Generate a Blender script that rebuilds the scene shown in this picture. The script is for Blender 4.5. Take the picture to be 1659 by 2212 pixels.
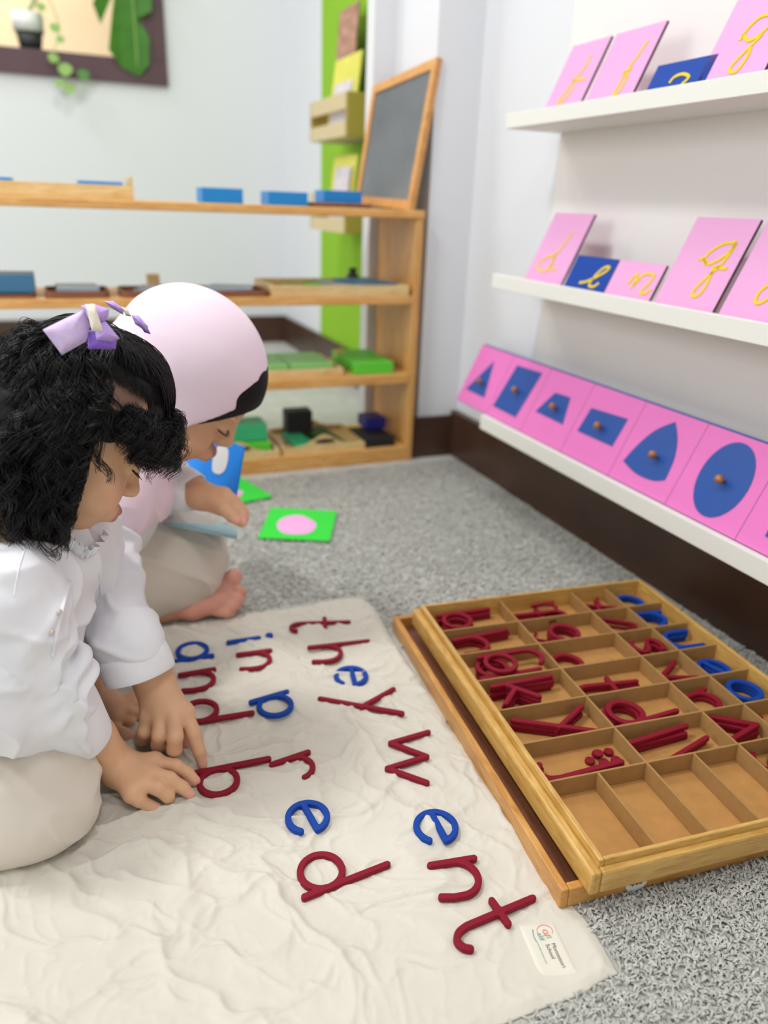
import bpy, math, random
import numpy as np
C = bpy.context.scene.collection
for o in list(bpy.data.objects): bpy.data.objects.remove(o)

# ------------------------------------------------------------------ camera
F_PX, CX, CY, H = 1640.0, 829.5, 1106.0, 0.64        # focal length in pixels of the 1659 x 2212 frame, eye height
def _rot():
    Y = np.array([105-CX, -(415-CY), -F_PX]); Y /= np.linalg.norm(Y)
    b = np.array([1105-CX, -(415+38-CY), -F_PX])
    Z = np.cross(b, Y); Z /= np.linalg.norm(Z)
    if Z[1] < 0: Z = -Z
    return np.array([np.cross(Y, Z), Y, Z])
R = _rot(); EYE = np.array([0, 0, H])
def ray(x, y): return R @ np.array([x-CX, -(y-CY), -F_PX])
def onz(x, y, z=0.0):
    d = ray(x, y); return EYE + d*((z-H)/d[2])
def onx(x, y, X):
    d = ray(x, y); return EYE + d*(X/d[0])
def ony(x, y, Y):
    d = ray(x, y); return EYE + d*(Y/d[1])
def dep(x, y, t): return EYE + ray(x, y)/F_PX*t
def onplane(x, y, p, n):
    d = ray(x, y); return EYE + d*(np.dot(np.array(p)-EYE, n)/np.dot(d, n))
from mathutils import Matrix, Vector
cam = bpy.data.cameras.new('camera'); co = bpy.data.objects.new('camera', cam); C.objects.link(co)
M4 = Matrix([list(R[i])+[EYE[i]] for i in range(3)]+[[0, 0, 0, 1]]); co.matrix_world = M4
cam.sensor_fit = 'VERTICAL'; cam.sensor_height = 24.0; cam.sensor_width = 18.0; cam.lens = 24.0*F_PX/2212
cam.clip_start = 0.02; cam.clip_end = 60
cam.dof.use_dof = True; cam.dof.focus_distance = 0.80; cam.dof.aperture_fstop = cam.lens/9.5    # 9.5 mm pupil
bpy.context.scene.camera = co
sc = bpy.context.scene
sc.view_settings.view_transform = 'Standard'; sc.view_settings.look = 'None'
sc.view_settings.gamma = 1; sc.view_settings.use_curve_mapping = False
sc.view_settings.exposure = 0.30

# ------------------------------------------------------------------ light
w = bpy.data.worlds.new('world'); sc.world = w; w.use_nodes = True
w.node_tree.nodes['Background'].inputs[0].default_value = (0.93, 0.96, 1.0, 1)
w.node_tree.nodes['Background'].inputs[1].default_value = 0.3
def area(name, loc, target, size, power, col=(1, 1, 1), sy=None):
    l = bpy.data.lights.new(name, 'AREA'); l.energy = power; l.size = size; l.color = col
    if sy: l.shape = 'RECTANGLE'; l.size_y = sy
    o = bpy.data.objects.new(name, l); C.objects.link(o); o.location = loc
    o.rotation_euler = (Vector(target)-Vector(loc)).to_track_quat('-Z', 'Y').to_euler(); return o
area('ceiling_lamp', (0.42, 2.35, 2.55), (0.42, 2.35, 0), 0.32, 9, (0.985, 0.99, 1.0))
area('ceiling_lamp', (-0.85, 1.15, 2.55), (-0.85, 1.15, 0), 0.34, 25, (0.985, 0.99, 1.0))
area('ceiling_lamp', (-1.0, 3.1, 2.55), (-1.0, 3.1, 0), 0.6, 16, (0.90, 0.95, 1.0))
area('ceiling_lamp', (0.15, -0.35, 2.55), (0.15, -0.35, 0), 0.6, 10, (0.985, 0.99, 1.0))
area('left_fill_light', (-2.5, 0.6, 1.35), (0.9, 1.0, 0.45), 1.3, 23, (0.97, 0.985, 1.0))  # added soft fill from the left; no window stands in that wall

# ------------------------------------------------------------------ helpers
def srgb(h):
    h = h.lstrip('#'); v = [int(h[i:i+2], 16)/255 for i in (0, 2, 4)]
    return tuple([c/12.92 if c <= 0.04045 else ((c+0.055)/1.055)**2.4 for c in v]+[1.0])
def mat(name, col, rough=0.6, spec=0.5, bump=0, bscale=200, var=0, vscale=8, sheen=0, sss=0, sssr=(0.01, 0.005, 0.003), coat=0, metal=0, emis=None, stretch=None, attr=None, wave=0):
    m = bpy.data.materials.new(name); m.use_nodes = True; nt = m.node_tree; N = nt.nodes; L = nt.links
    b = N['Principled BSDF']; c = srgb(col) if isinstance(col, str) else col
    b.inputs['Base Color'].default_value = c; b.inputs['Roughness'].default_value = rough
    b.inputs['Specular IOR Level'].default_value = spec; b.inputs['Metallic'].default_value = metal
    if sheen: b.inputs['Sheen Weight'].default_value = sheen; b.inputs['Sheen Roughness'].default_value = 0.5
    if coat: b.inputs['Coat Weight'].default_value = coat; b.inputs['Coat Roughness'].default_value = 0.25
    if sss:
        b.inputs['Subsurface Weight'].default_value = sss; b.inputs['Subsurface Radius'].default_value = sssr; b.inputs['Subsurface Scale'].default_value = 1.0
    tc = N.new('ShaderNodeTexCoord'); src = tc.outputs['Object']
    if stretch:
        mp = N.new('ShaderNodeMapping'); mp.inputs['Scale'].default_value = stretch; L.new(src, mp.inputs[0]); src = mp.outputs[0]
    base = None
    if attr:
        at = N.new('ShaderNodeAttribute'); at.attribute_name = attr; base = at.outputs['Color']; L.new(base, b.inputs['Base Color'])
    if var:
        n = N.new('ShaderNodeTexNoise'); n.inputs['Scale'].default_value = vscale; n.inputs['Detail'].default_value = 6; L.new(src, n.inputs['Vector'])
        r = N.new('ShaderNodeMapRange'); r.inputs[1].default_value = 0.25; r.inputs[2].default_value = 0.75
        r.inputs[3].default_value = 1-var; r.inputs[4].default_value = 1+var; L.new(n.outputs['Fac'], r.inputs[0])
        mx = N.new('ShaderNodeMix'); mx.data_type = 'RGBA'; mx.blend_type = 'MULTIPLY'; mx.inputs[0].default_value = 1
        if base: L.new(base, mx.inputs[6])
        else: mx.inputs[6].default_value = c
        L.new(r.outputs[0], mx.inputs[7]); L.new(mx.outputs[2], b.inputs['Base Color'])
    if bump:
        n2 = N.new('ShaderNodeTexNoise'); n2.inputs['Scale'].default_value = bscale; n2.inputs['Detail'].default_value = 4; L.new(src, n2.inputs['Vector'])
        bp = N.new('ShaderNodeBump'); bp.inputs['Strength'].default_value = bump; bp.inputs['Distance'].default_value = 0.002
        L.new(n2.outputs['Fac'], bp.inputs['Height']); L.new(bp.outputs[0], b.inputs['Normal'])
    if emis: b.inputs['Emission Color'].default_value = srgb(emis[0]); b.inputs['Emission Strength'].default_value = emis[1]
    return m
def wood(name, c1, c2, scale=(1, 1, 1), rough=0.45, knots=True):
    m = bpy.data.materials.new(name); m.use_nodes = True; nt = m.node_tree; N = nt.nodes; L = nt.links; b = N['Principled BSDF']
    tc = N.new('ShaderNodeTexCoord'); mp = N.new('ShaderNodeMapping'); mp.inputs['Scale'].default_value = scale; L.new(tc.outputs['Object'], mp.inputs[0])
    n = N.new('ShaderNodeTexNoise'); n.inputs['Scale'].default_value = 6; n.inputs['Detail'].default_value = 8; n.inputs['Distortion'].default_value = 1.2; L.new(mp.outputs[0], n.inputs['Vector'])
    n3 = N.new('ShaderNodeTexNoise'); n3.inputs['Scale'].default_value = 40; n3.inputs['Detail'].default_value = 3; L.new(mp.outputs[0], n3.inputs['Vector'])
    ad = N.new('ShaderNodeMath'); ad.operation = 'MULTIPLY_ADD'; ad.inputs[1].default_value = 0.35; L.new(n3.outputs['Fac'], ad.inputs[0]); L.new(n.outputs['Fac'], ad.inputs[2])
    r = N.new('ShaderNodeValToRGB'); r.color_ramp.elements[0].position = 0.45; r.color_ramp.elements[1].position = 0.9
    r.color_ramp.elements[0].color = srgb(c1); r.color_ramp.elements[1].color = srgb(c2); L.new(ad.outputs[0], r.inputs[0])
    L.new(r.outputs[0], b.inputs['Base Color']); b.inputs['Roughness'].default_value = rough; b.inputs['Coat Weight'].default_value = 0.15; b.inputs['Coat Roughness'].default_value = 0.3
    return m
def mesh_obj(name, v, f, m=None, parent=None, smooth=False, cols=None):
    me = bpy.data.meshes.new(name); v = np.asarray(v, dtype=np.float32)
    if isinstance(f, np.ndarray):
        k = f.shape[1]; me.vertices.add(len(v)); me.vertices.foreach_set('co', v.ravel())
        me.loops.add(f.size); me.loops.foreach_set('vertex_index', f.ravel().astype(np.int32))
        me.polygons.add(len(f)); me.polygons.foreach_set('loop_start', np.arange(0, f.size, k, dtype=np.int32))
        me.update(calc_edges=True)
    else: me.from_pydata([tuple(map(float, p)) for p in v], [], [tuple(map(int, q)) for q in f]); me.update()
    if smooth: me.polygons.foreach_set('use_smooth', np.ones(len(me.polygons), dtype=bool))
    if cols is not None:
        a = me.color_attributes.new('col', 'FLOAT_COLOR', 'POINT'); cc = np.ones((len(v), 4), dtype=np.float32); cc[:, :3] = cols; a.data.foreach_set('color', cc.ravel())
    if m: me.materials.append(m)
    o = bpy.data.objects.new(name, me); C.objects.link(o)
    if parent: o.parent = parent
    return o
def tag(o, label=None, cat=None, group=None, kind=None):
    if label: o['label'] = label
    if cat: o['category'] = cat
    if group: o['group'] = group
    if kind: o['kind'] = kind
    return o
def empty(name, loc=(0, 0, 0), rz=0, label=None, cat=None, group=None, rot=None):
    o = bpy.data.objects.new(name, None); C.objects.link(o); o.location = loc; o.rotation_euler = rot or (0, 0, rz); o.empty_display_size = 0.02
    return tag(o, label, cat, group)
class MB:
    """collects shapes, builds one mesh"""
    def __init__(s): s.v = []; s.f = []
    def add(s, v, f): n = len(s.v); s.v += [tuple(map(float, p)) for p in v]; s.f += [tuple(int(i)+n for i in q) for q in f]; return s
    def box(s, x0, x1, y0, y1, z0, z1, b=0.0):
        if b <= 0:
            return s.add([(x, y, z) for z in (z0, z1) for y in (y0, y1) for x in (x0, x1)], [(0, 2, 3, 1), (4, 5, 7, 6), (0, 1, 5, 4), (2, 6, 7, 3), (0, 4, 6, 2), (1, 3, 7, 5)])
        import bmesh
        bm = bmesh.new(); bmesh.ops.create_cube(bm, size=1)
        for q in bm.verts: q.co = Vector(((x0+x1)/2+q.co.x*(x1-x0), (y0+y1)/2+q.co.y*(y1-y0), (z0+z1)/2+q.co.z*(z1-z0)))
        bmesh.ops.bevel(bm, geom=list(bm.edges), offset=b, segments=2, profile=0.5, affect='EDGES')
        bm.verts.ensure_lookup_table(); s.add([q.co for q in bm.verts], [[q.index for q in fc.verts] for fc in bm.faces]); bm.free(); return s
    def prism(s, pts, z0, z1):
        n = len(pts); v = [(p[0], p[1], z0) for p in pts]+[(p[0], p[1], z1) for p in pts]
        return s.add(v, [tuple(range(n))[::-1], tuple(range(n, 2*n))]+[(i, (i+1) % n, n+(i+1) % n, n+i) for i in range(n)])
    def lathe(s, prof, c=(0, 0, 0), seg=24):
        v = []; f = []
        for r, z in prof:
            for k in range(seg): a = 2*math.pi*k/seg; v.append((c[0]+r*math.cos(a), c[1]+r*math.sin(a), c[2]+z))
        for i in range(len(prof)-1):
            for k in range(seg): f.append((i*seg+k, i*seg+(k+1) % seg, (i+1)*seg+(k+1) % seg, (i+1)*seg+k))
        f.append(tuple(range(seg))[::-1]); f.append(tuple((len(prof)-1)*seg+k for k in range(seg))); return s.add(v, f)
    def tube(s, pts, r, seg=8, flat=1.0, up=None):
        P = np.array(pts, float); n = len(P); rr = np.full(n, r) if np.isscalar(r) else np.array(r); v = []; f = []
        T = np.gradient(P, axis=0); T /= np.linalg.norm(T, axis=1)[:, None]+1e-12
        u = np.array(up if up is not None else ((0, 0, 1) if abs(T[0][2]) < .9 else (1, 0, 0)), float)
        for i in range(n):
            a = np.cross(T[i], u); a /= np.linalg.norm(a)+1e-9; b = np.cross(a, T[i])
            if up is None: u = b
            for k in range(seg):
                t = 2*math.pi*k/seg; v.append(P[i]+rr[i]*(math.cos(t)*a+flat*math.sin(t)*b))
        for i in range(n-1):
            for k in range(seg): f.append((i*seg+k, i*seg+(k+1) % seg, (i+1)*seg+(k+1) % seg, (i+1)*seg+k))
        f.append(tuple(range(seg))[::-1]); f.append(tuple((n-1)*seg+k for k in range(seg))); return s.add(v, f)
    def xf(s, fn): s.v = [tuple(fn(np.array(p))) for p in s.v]; return s
    def build(s, name, m, parent=None, smooth=False):
        o = mesh_obj(name, s.v, s.f, m, parent)
        if smooth: o.data.shade_smooth()
        return o
def crom(pts, n=8, closed=False):
    P = np.array(pts, float); out = []; N_ = len(P)
    for i in range(N_ if closed else N_-1):
        g = (lambda j: P[j % N_]) if closed else (lambda j: P[min(max(j, 0), N_-1)])
        p0, p1, p2, p3 = g(i-1), g(i), g(i+1), g(i+2)
        for k in range(n):
            t = k/n; out.append(.5*((2*p1)+(-p0+p2)*t+(2*p0-5*p1+4*p2-p3)*t*t+(-p0+3*p1-3*p2+p3)*t**3))
    if not closed: out.append(P[-1])
    return np.array(out)
# ---- smooth noise on arrays
def _hash(ix, iy, iz, seed):
    n = (ix*374761393+iy*668265263+iz*2147483647+seed*974634777) & 0xffffffff
    n = ((n ^ (n >> 13))*1274126177) & 0xffffffff
    return ((n ^ (n >> 16)) & 0xffff)/32767.5-1
def noise(P, scale=1.0, seed=0):
    P = np.asarray(P, float)*scale
    if P.shape[-1] == 2: P = np.concatenate([P, np.zeros(P.shape[:-1]+(1,))], -1)
    I = np.floor(P).astype(np.int64); f = P-I; f = f*f*f*(f*(f*6-15)+10); r = 0
    for dx in (0, 1):
        for dy in (0, 1):
            for dz in (0, 1):
                wgt = (f[..., 0] if dx else 1-f[..., 0])*(f[..., 1] if dy else 1-f[..., 1])*(f[..., 2] if dz else 1-f[..., 2])
                r = r+wgt*_hash(I[..., 0]+dx, I[..., 1]+dy, I[..., 2]+dz, seed)
    return r
# ---- implicit surfaces -> mesh (surface nets)
class Field:
    def __init__(s, lo, hi, res):
        s.lo = np.array(lo, float); s.res = res; s.n = np.ceil((np.array(hi)-s.lo)/res).astype(int)+1; s.d = np.full(tuple(s.n), 0.5, dtype=np.float32)
    def sub(s, lo, hi, m):
        a = np.clip(np.floor((np.array(lo)-m-s.lo)/s.res).astype(int), 0, s.n-1); b = np.clip(np.ceil((np.array(hi)+m-s.lo)/s.res).astype(int)+1, 1, s.n)
        if (b <= a).any(): return None, None
        ax = [(s.lo[i]+s.res*np.arange(a[i], b[i])).astype(np.float32) for i in range(3)]
        G = np.stack(np.meshgrid(*ax, indexing='ij'), -1)
        return (slice(a[0], b[0]), slice(a[1], b[1]), slice(a[2], b[2])), G
    def mix(s, sl, nd, k, op):
        a = s.d[sl]
        if op == 'add':
            if k <= 0: s.d[sl] = np.minimum(a, nd)
            else: h = np.clip(.5+.5*(a-nd)/k, 0, 1); s.d[sl] = a*(1-h)+nd*h-k*h*(1-h)
        else:
            if k <= 0: s.d[sl] = np.maximum(a, -nd)
            else: h = np.clip(.5-.5*(a+nd)/k, 0, 1); s.d[sl] = a*(1-h)-nd*h+k*h*(1-h)
    def cap(s, p, q, r0, r1=None, k=.008, op='add'):
        p = np.array(p, float); q = np.array(q, float); r1 = r0 if r1 is None else r1; R_ = max(r0, r1)
        sl, G = s.sub(np.minimum(p, q)-R_, np.maximum(p, q)+R_, k+3*s.res)
        if sl is None: return s
        pa = G-p.astype(np.float32); ba = (q-p).astype(np.float32); t = np.clip((pa@ba)/(ba@ba+1e-12), 0, 1)
        s.mix(sl, np.linalg.norm(pa-t[..., None]*ba, axis=-1)-(r0+(r1-r0)*t), k, op); return s
    def chain(s, pts, rs, k=.004, op='add'):
        for i in range(len(pts)-1): s.cap(pts[i], pts[i+1], rs[i], rs[i+1], k, op)
        return s
    def ell(s, c, r, A=None, k=.01, op='add'):
        c = np.array(c, float); r = np.array(r, float); A = np.eye(3) if A is None else np.array(A, float)   # rows of A: ellipsoid axes
        ext = np.sqrt(((A*r[:, None])**2).sum(0)); sl, G = s.sub(c-ext, c+ext, k+3*s.res)
        if sl is None: return s
        q = (G-c.astype(np.float32))@A.T.astype(np.float32); k0 = np.linalg.norm(q/r.astype(np.float32), axis=-1); k1 = np.linalg.norm(q/(r**2).astype(np.float32), axis=-1)
        s.mix(sl, k0*(k0-1)/(k1+1e-9), k, op); return s
    def half(s, p, n, lo, hi, k=.002):      # cut away everything on the +n side inside a box
        sl, G = s.sub(lo, hi, 0)
        if sl is None: return s
        n = np.array(n, float); n /= np.linalg.norm(n); d = (G-np.array(p, np.float32))@n.astype(np.float32)
        s.d[sl] = np.maximum(s.d[sl], d); return s
    def mesh(s):
        d = s.d; neg = d < 0; nx, ny, nz = d.shape
        cnt = np.zeros((nx-1, ny-1, nz-1), np.uint8)
        for i in (0, 1):
            for j in (0, 1):
                for k in (0, 1): cnt += neg[i:nx-1+i, j:ny-1+j, k:nz-1+k]
        act = (cnt > 0) & (cnt < 8); idx = np.argwhere(act); ids = np.full(act.shape, -1, np.int32); ids[act] = np.arange(len(idx))
        acc = np.zeros((len(idx), 3)); num = np.zeros(len(idx))
        E = [((i, j, k), a) for a in range(3) for i in (0, 1) for j in (0, 1) for k in (0, 1) if (i, j, k)[a] == 0]
        for o, a in E:
            o = np.array(o); e = np.zeros(3, int); e[a] = 1; A_ = idx+o; B_ = A_+e
            da = d[A_[:, 0], A_[:, 1], A_[:, 2]]; db = d[B_[:, 0], B_[:, 1], B_[:, 2]]; c = (da < 0) != (db < 0)
            t = np.where(c, da/np.where(c, da-db, 1), 0); acc += np.where(c[:, None], o+e*t[:, None], 0); num += c
        V = s.lo+(idx+acc/num[:, None])*s.res; Q = []
        for a in range(3):
            b, c = (a+1) % 3, (a+2) % 3; sl0 = [slice(None)]*3; sl1 = [slice(None)]*3; sl0[a] = slice(0, -1); sl1[a] = slice(1, None)
            n0 = neg[tuple(sl0)]; n1 = neg[tuple(sl1)]; ch = np.argwhere(n0 != n1); ch = ch[(ch[:, b] > 0) & (ch[:, c] > 0) & (ch[:, b] < d.shape[b]-1) & (ch[:, c] < d.shape[c]-1)]
            if not len(ch): continue
            st = n0[ch[:, 0], ch[:, 1], ch[:, 2]]; eb = np.zeros(3, int); eb[b] = 1; ec = np.zeros(3, int); ec[c] = 1
            g = lambda P: ids[P[:, 0], P[:, 1], P[:, 2]]
            q = np.stack([g(ch-eb-ec), g(ch-ec), g(ch), g(ch-eb)], 1); q[~st] = q[~st][:, ::-1]; Q.append(q)
        return V, np.concatenate(Q)
def relax(V, Fc, it=2, lam=.5):
    for _ in range(it):
        acc = np.zeros_like(V); n = np.zeros(len(V))
        for i in range(4):
            a = Fc[:, i]; b = Fc[:, (i+1) % 4]
            for k in range(3): acc[:, k] += np.bincount(a, V[b, k], len(V))+np.bincount(b, V[a, k], len(V))
            n += np.bincount(a, minlength=len(V))+np.bincount(b, minlength=len(V))
        V = V+lam*(acc/np.maximum(n, 1)[:, None]-V)
    return V
def normals(V, Fc):
    n = np.cross(V[Fc[:, 2]]-V[Fc[:, 0]], V[Fc[:, 3]]-V[Fc[:, 1]]); N = np.zeros_like(V)
    for i in range(4):
        for k in range(3): N[:, k] += np.bincount(Fc[:, i], n[:, k], len(V))
    return N/(np.linalg.norm(N, axis=1)[:, None]+1e-12)

# ------------------------------------------------------------------ materials
M = dict(
 wall=mat('wall_paint', '#e6e7ea', .85, .2, bump=.05, bscale=60), wall_warm=mat('panel_paint', '#f3eeea', .8, .2),
 base=mat('dark_skirting', '#4a3328', .35, .5, var=.25, vscale=9), green=mat('green_paint', '#93c534', .8, .2),
 ledge=mat('white_laminate', '#edece4', .5, .4),
 pine=wood('pine', '#eab970', '#cf9148', (2, 14, 14)), pine_x=wood('pine_upright', '#e4b068', '#c68a45', (14, 14, 2)),
 pale=wood('pale_wood', '#ecd29a', '#d3ad66', (2, 14, 14)), boxwood=wood('box_wood', '#dfb668', '#bb8a3f', (3, 22, 22), .35), boxwood_l=wood('box_wood_long', '#dfb668', '#bb8a3f', (22, 3, 22), .35),
 lidwood=wood('lid_wood', '#d9a45a', '#bb7c34', (3, 22, 22), .35), lidwood_l=wood('lid_wood_long', '#d9a45a', '#bb7c34', (22, 3, 22), .35),
 lidfloor=wood('lid_floor', '#8a5637', '#6b3c24', (20, 2, 2), .5), mdf=mat('fibreboard', '#bd8b50', .75, .25, bump=.15, bscale=500, var=.09, vscale=60),
 mdf_dark=mat('fibreboard_edge', '#a9824f', .8, .2, bump=.15, bscale=500, var=.08, vscale=70),
 red=mat('red_paint', '#860c25', .6, .25, bump=.12, bscale=300, var=.06, vscale=30), blue=mat('blue_paint', '#0a419e', .6, .25, bump=.1, bscale=300),
 pink=mat('pink_paint', '#e97bc2', .55, .35, var=.03, vscale=6), pinkcard=mat('pink_card', '#e6a4d3', .5, .35), cardedge=mat('card_edge', '#5a3a4a', .7),
 yellow=mat('yellow_sandpaper', '#e9cb2a', .85, .2), knob=wood('knob_wood', '#b57f4c', '#7d4c27', (8, 8, 8), .35), inset=mat('blue_inset', '#1f4f9f', .4, .5),
 skyblue=mat('sky_blue', '#0f86d6', .4, .5), steel=mat('steel_blue', '#3f7ea6', .5), greyblue=mat('grey_blue', '#a9b9c4', .6), brown=mat('brown_tray', '#84553c', .6),
 lime=mat('lime_green', '#5fd43a', .5), limel=mat('light_green', '#8bd077', .5), teal=mat('teal_green', '#3fc486', .5), dgreen=mat('deep_green', '#2c5a24', .6), black=mat('black_board', '#17181a', .6),
 navy=mat('navy', '#1c1f86', .5), slate=mat('slate', '#74787a', .75, .3, var=.22, vscale=7), frame=wood('slate_frame', '#e0a662', '#c98c45', (4, 4, 4)),
 dkwood=mat('window_frame', '#5b4149', .5, var=.1), white=mat('white_plastic', '#eeeeea', .5), leaf=mat('monstera_green', '#3f7a1c', .45, var=.2, vscale=20), vine=mat('vine_green', '#8db25a', .5),
 pot=mat('dark_pot', '#2e322c', .5), rack=mat('rack_wood', '#d9c79c', .6), racky=mat('rack_end', '#b09a45', .6),
)
# ------------------------------------------------------------------ the room
def st(name, mb, m, parent=None): 
    o = mb.build(name, M[m], parent)
    if parent is None: o['kind'] = 'structure'
    return o
XW, XF, YP, YB = 0.975, 0.84, 1.81, 3.68     # right wall, ledge fronts, pillar face, far wall
st('wall_right', MB().box(XW, XW+.12, -1.5, YP+.3, 0, 2.6), 'wall')
st('wall_pillar', MB().box(.856, XW+.12, YP, YP+.26, 0, 2.6).box(.794, XW+.12, YP+.24, YP+.29, 0, 2.6), 'wall')
st('wall_green', MB().box(1.0, 1.12, 2.15, 3.12, 0, 2.6), 'green')
st('wall_side', MB().box(1.0, 1.12, 3.12, YB+.1, 0, 2.6), 'wall')
wb = MB()
wx0, wx1, wz0, wz1 = -1.2, ony(345, 60, YB)[0]-.0, .96, 1.9
WB = ony(361, 186, YB); wx1, wz0 = WB[0]-.085, WB[2]+.085
wb.box(-3, 1.1, YB, YB+.16, 0, wz0).box(-3, 1.1, YB, YB+.16, wz1, 2.6).box(-3, wx0, YB, YB+.16, wz0, wz1).box(wx1, 1.1, YB, YB+.16, wz0, wz1)
st('wall_back', wb, 'wall')
st('wall_left', MB().box(-2.72, -2.6, -1.7, YB+.1, 0, 2.6), 'wall')
st('wall_front', MB().box(-2.7, XW+.1, -1.72, -1.6, 0, 2.6), 'wall')
st('ceiling', MB().box(-2.7, XW+.2, -1.7, YB+.1, 2.6, 2.7), 'wall')
st('baseboard_right', MB().box(XW-.02, XW, -1.5, YP, 0, .125, .002), 'base')
st('baseboard_pillar', MB().box(.84, XW-.02, YP-.014, YP, 0, .113, .002), 'base')
st('baseboard_back', MB().box(-3, 1.0, YB-.015, YB, 0, .125, .002), 'base')
st('baseboard_side', MB().box(.985, 1.0, 2.2, YB-.015, 0, .125, .002), 'base')

# ------------------------------------------------------------------ cloth mat on the floor
BRc, TRc = onz(1338, 2108)[:2], onz(783, 1291)[:2]
TLd = onz(330, 1362)[:2]-TRc; TLc = TRc+TLd/np.linalg.norm(TLd)*.74
BLd = onz(1090, 2212)[:2]-BRc; BLc = BRc+BLd/np.linalg.norm(BLd)*.78
LABC = np.array([.352, .402])
def ridge(P, s, seed, pw=3): return (1-np.abs(noise(P, s, seed)))**pw
def wrinkle(XY):
    XY = np.asarray(XY, float); W = XY+.028*np.stack([noise(XY, 9, 3), noise(XY, 9, 4)], -1)+.008*np.stack([noise(XY, 32, 5), noise(XY, 32, 6)], -1)
    A = np.stack([W[..., 0]*.8+W[..., 1]*.6, W[..., 1]*.8-W[..., 0]*.6], -1)
    A1 = A*np.array([1., .55]); A2 = np.stack([W[..., 0]*.6, W[..., 1]], -1)
    mask = .5+.5*np.clip((XY[..., 1]-.42)*4, 0, 1)          # the near end lies flatter
    zz = .0058*ridge(A1, 11, 11, 5)*(.35+.65*mask)+mask*.0050*ridge(A2, 21, 12, 5)+mask*.0032*ridge(A1, 44, 13, 5)+.0016*ridge(W, 80, 14, 4)*mask+.0015*noise(XY, 6, 15)
    l = np.exp(-(((XY-LABC)**2).sum(-1))/.035**2); return .0012+np.maximum(zz, 0)*(1-.85*l)
NS, NT = 390, 520
S_, T_ = np.meshgrid(np.linspace(0, 1, NS), np.linspace(0, 1, NT), indexing='ij')
XY = ((1-S_)*(1-T_))[..., None]*BRc+((1-S_)*T_)[..., None]*TRc+(S_*(1-T_))[..., None]*BLc+(S_*T_)[..., None]*TLc
edge = np.exp(-S_/.03)[..., None]; edt = np.exp(-(1-T_)/.03)[..., None]; edb = np.exp(-T_/.02)[..., None]
wob = lambda q, s: np.stack([noise(np.stack([q, q*0+s], -1), 14, s)*.006+noise(np.stack([q, q*0+s], -1), 40, s+1)*.0025, 0*q], -1)
XY = XY+edge*wob(T_, 21)+edt*wob(S_, 31)[..., ::-1]+edb*.5*wob(S_, 41)[..., ::-1]
Z_ = wrinkle(XY); hem = np.clip(np.minimum(np.minimum(S_/.012, T_/.012), (1-T_)/.012), 0, 1); Z_ = .0006+Z_*hem
Z_ += .0007*np.exp(-((T_-.035)/.004)**2)
_r = XY-np.array([.4271, .43]); _u = _r[..., 0]*math.cos(math.radians(-5.2))+_r[..., 1]*math.sin(math.radians(-5.2)); _v = -_r[..., 0]*math.sin(math.radians(-5.2))+_r[..., 1]*math.cos(math.radians(-5.2))
under = np.clip((_u+.040)/.004, 0, 1)*np.clip((_v+.004)/.004, 0, 1); Z_ = Z_*(1-under)+.0002*under
V = np.concatenate([XY, Z_[..., None]], -1).reshape(-1, 3); G = np.arange(NS*NT).reshape(NS, NT)
Fq = np.stack([G[:-1, :-1], G[:-1, 1:], G[1:, 1:], G[1:, :-1]], -1).reshape(-1, 4)
cm = mat('cream_calico', '#dad4c6', .85, .2, bump=.22, bscale=900, var=.03, vscale=5, sheen=.2)
cl = mesh_obj('cloth_mat', V, Fq, cm, smooth=True); md = cl.modifiers.new('s', 'SOLIDIFY'); md.thickness = .0008; md.offset = 1
tag(cl, 'large wrinkled cream cotton work mat spread on the grey carpet under the letters', 'mat')
def matz(x, y): return float(wrinkle(np.array([[x, y]]))[0])
# sewn patch with the printed name
pu = np.array([.0355, -.0062])/np.hypot(.0355, .0062); pv = np.array([-pu[1], pu[0]])      # pu: up of print's long side is across
pc = onz(1183, 2050, .003)[:2]
px_, py_ = (pu, -pv)                                                                    # reading direction runs toward the camera
def P3(a, b, dz=0.0):                                                                   # a: reading direction, b: up
    q = pc+py_*a+px_*b; return (q[0], q[1], matz(q[0], q[1])+dz)
NA, NB = 25, 17; vs = []; 
for i in range(NA):
    for j in range(NB):
        a = -.0265+.053*i/(NA-1); b = -.0175+.035*j/(NB-1); c_ = .004*(j/(NB-1)-.5)
        e_ = 0 if 0 < i < NA-1 and 0 < j < NB-1 else -.0006
        vs.append(P3(a+c_, b, (.0026+e_*2)))
G = np.arange(NA*NB).reshape(NA, NB)
patch = mesh_obj('label_patch', vs, np.stack([G[:-1, :-1], G[1:, :-1], G[1:, 1:], G[:-1, 1:]], -1).reshape(-1, 4), mat('patch_satin', '#e4dece', .6, .3, bump=.1, bscale=800), cl, True)
patch['label'] = 'off white sewn patch printed with the school name'
def text_mesh(s, size):
    cu = bpy.data.curves.new('t', 'FONT'); cu.body = s; cu.size = size; cu.align_x = 'LEFT'; cu.resolution_u = 3; cu.extrude = 0
    o = bpy.data.objects.new('t', cu); C.objects.link(o); dg = bpy.context.evaluated_depsgraph_get(); me = bpy.data.meshes.new_from_object(o.evaluated_get(dg))
    v = [tuple(q.co) for q in me.vertices]; f = [tuple(p.vertices) for p in me.polygons]; bpy.data.objects.remove(o); return v, f
def print_text(name, s, size, a0, b0, m, sh=0.0):
    v, f = text_mesh(s, size); return mesh_obj(name, [P3(a0+q[0]+sh*q[1], b0+q[1], .0030) for q in v], f, m, patch)
ink = mat('ink_grey', '#5c5a66', .8); inkt = mat('ink_teal', '#4fa6a0', .8); inkr = mat('ink_coral', '#ea8f88', .8); inkg = mat('ink_green', '#9ccf8f', .8)
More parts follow.
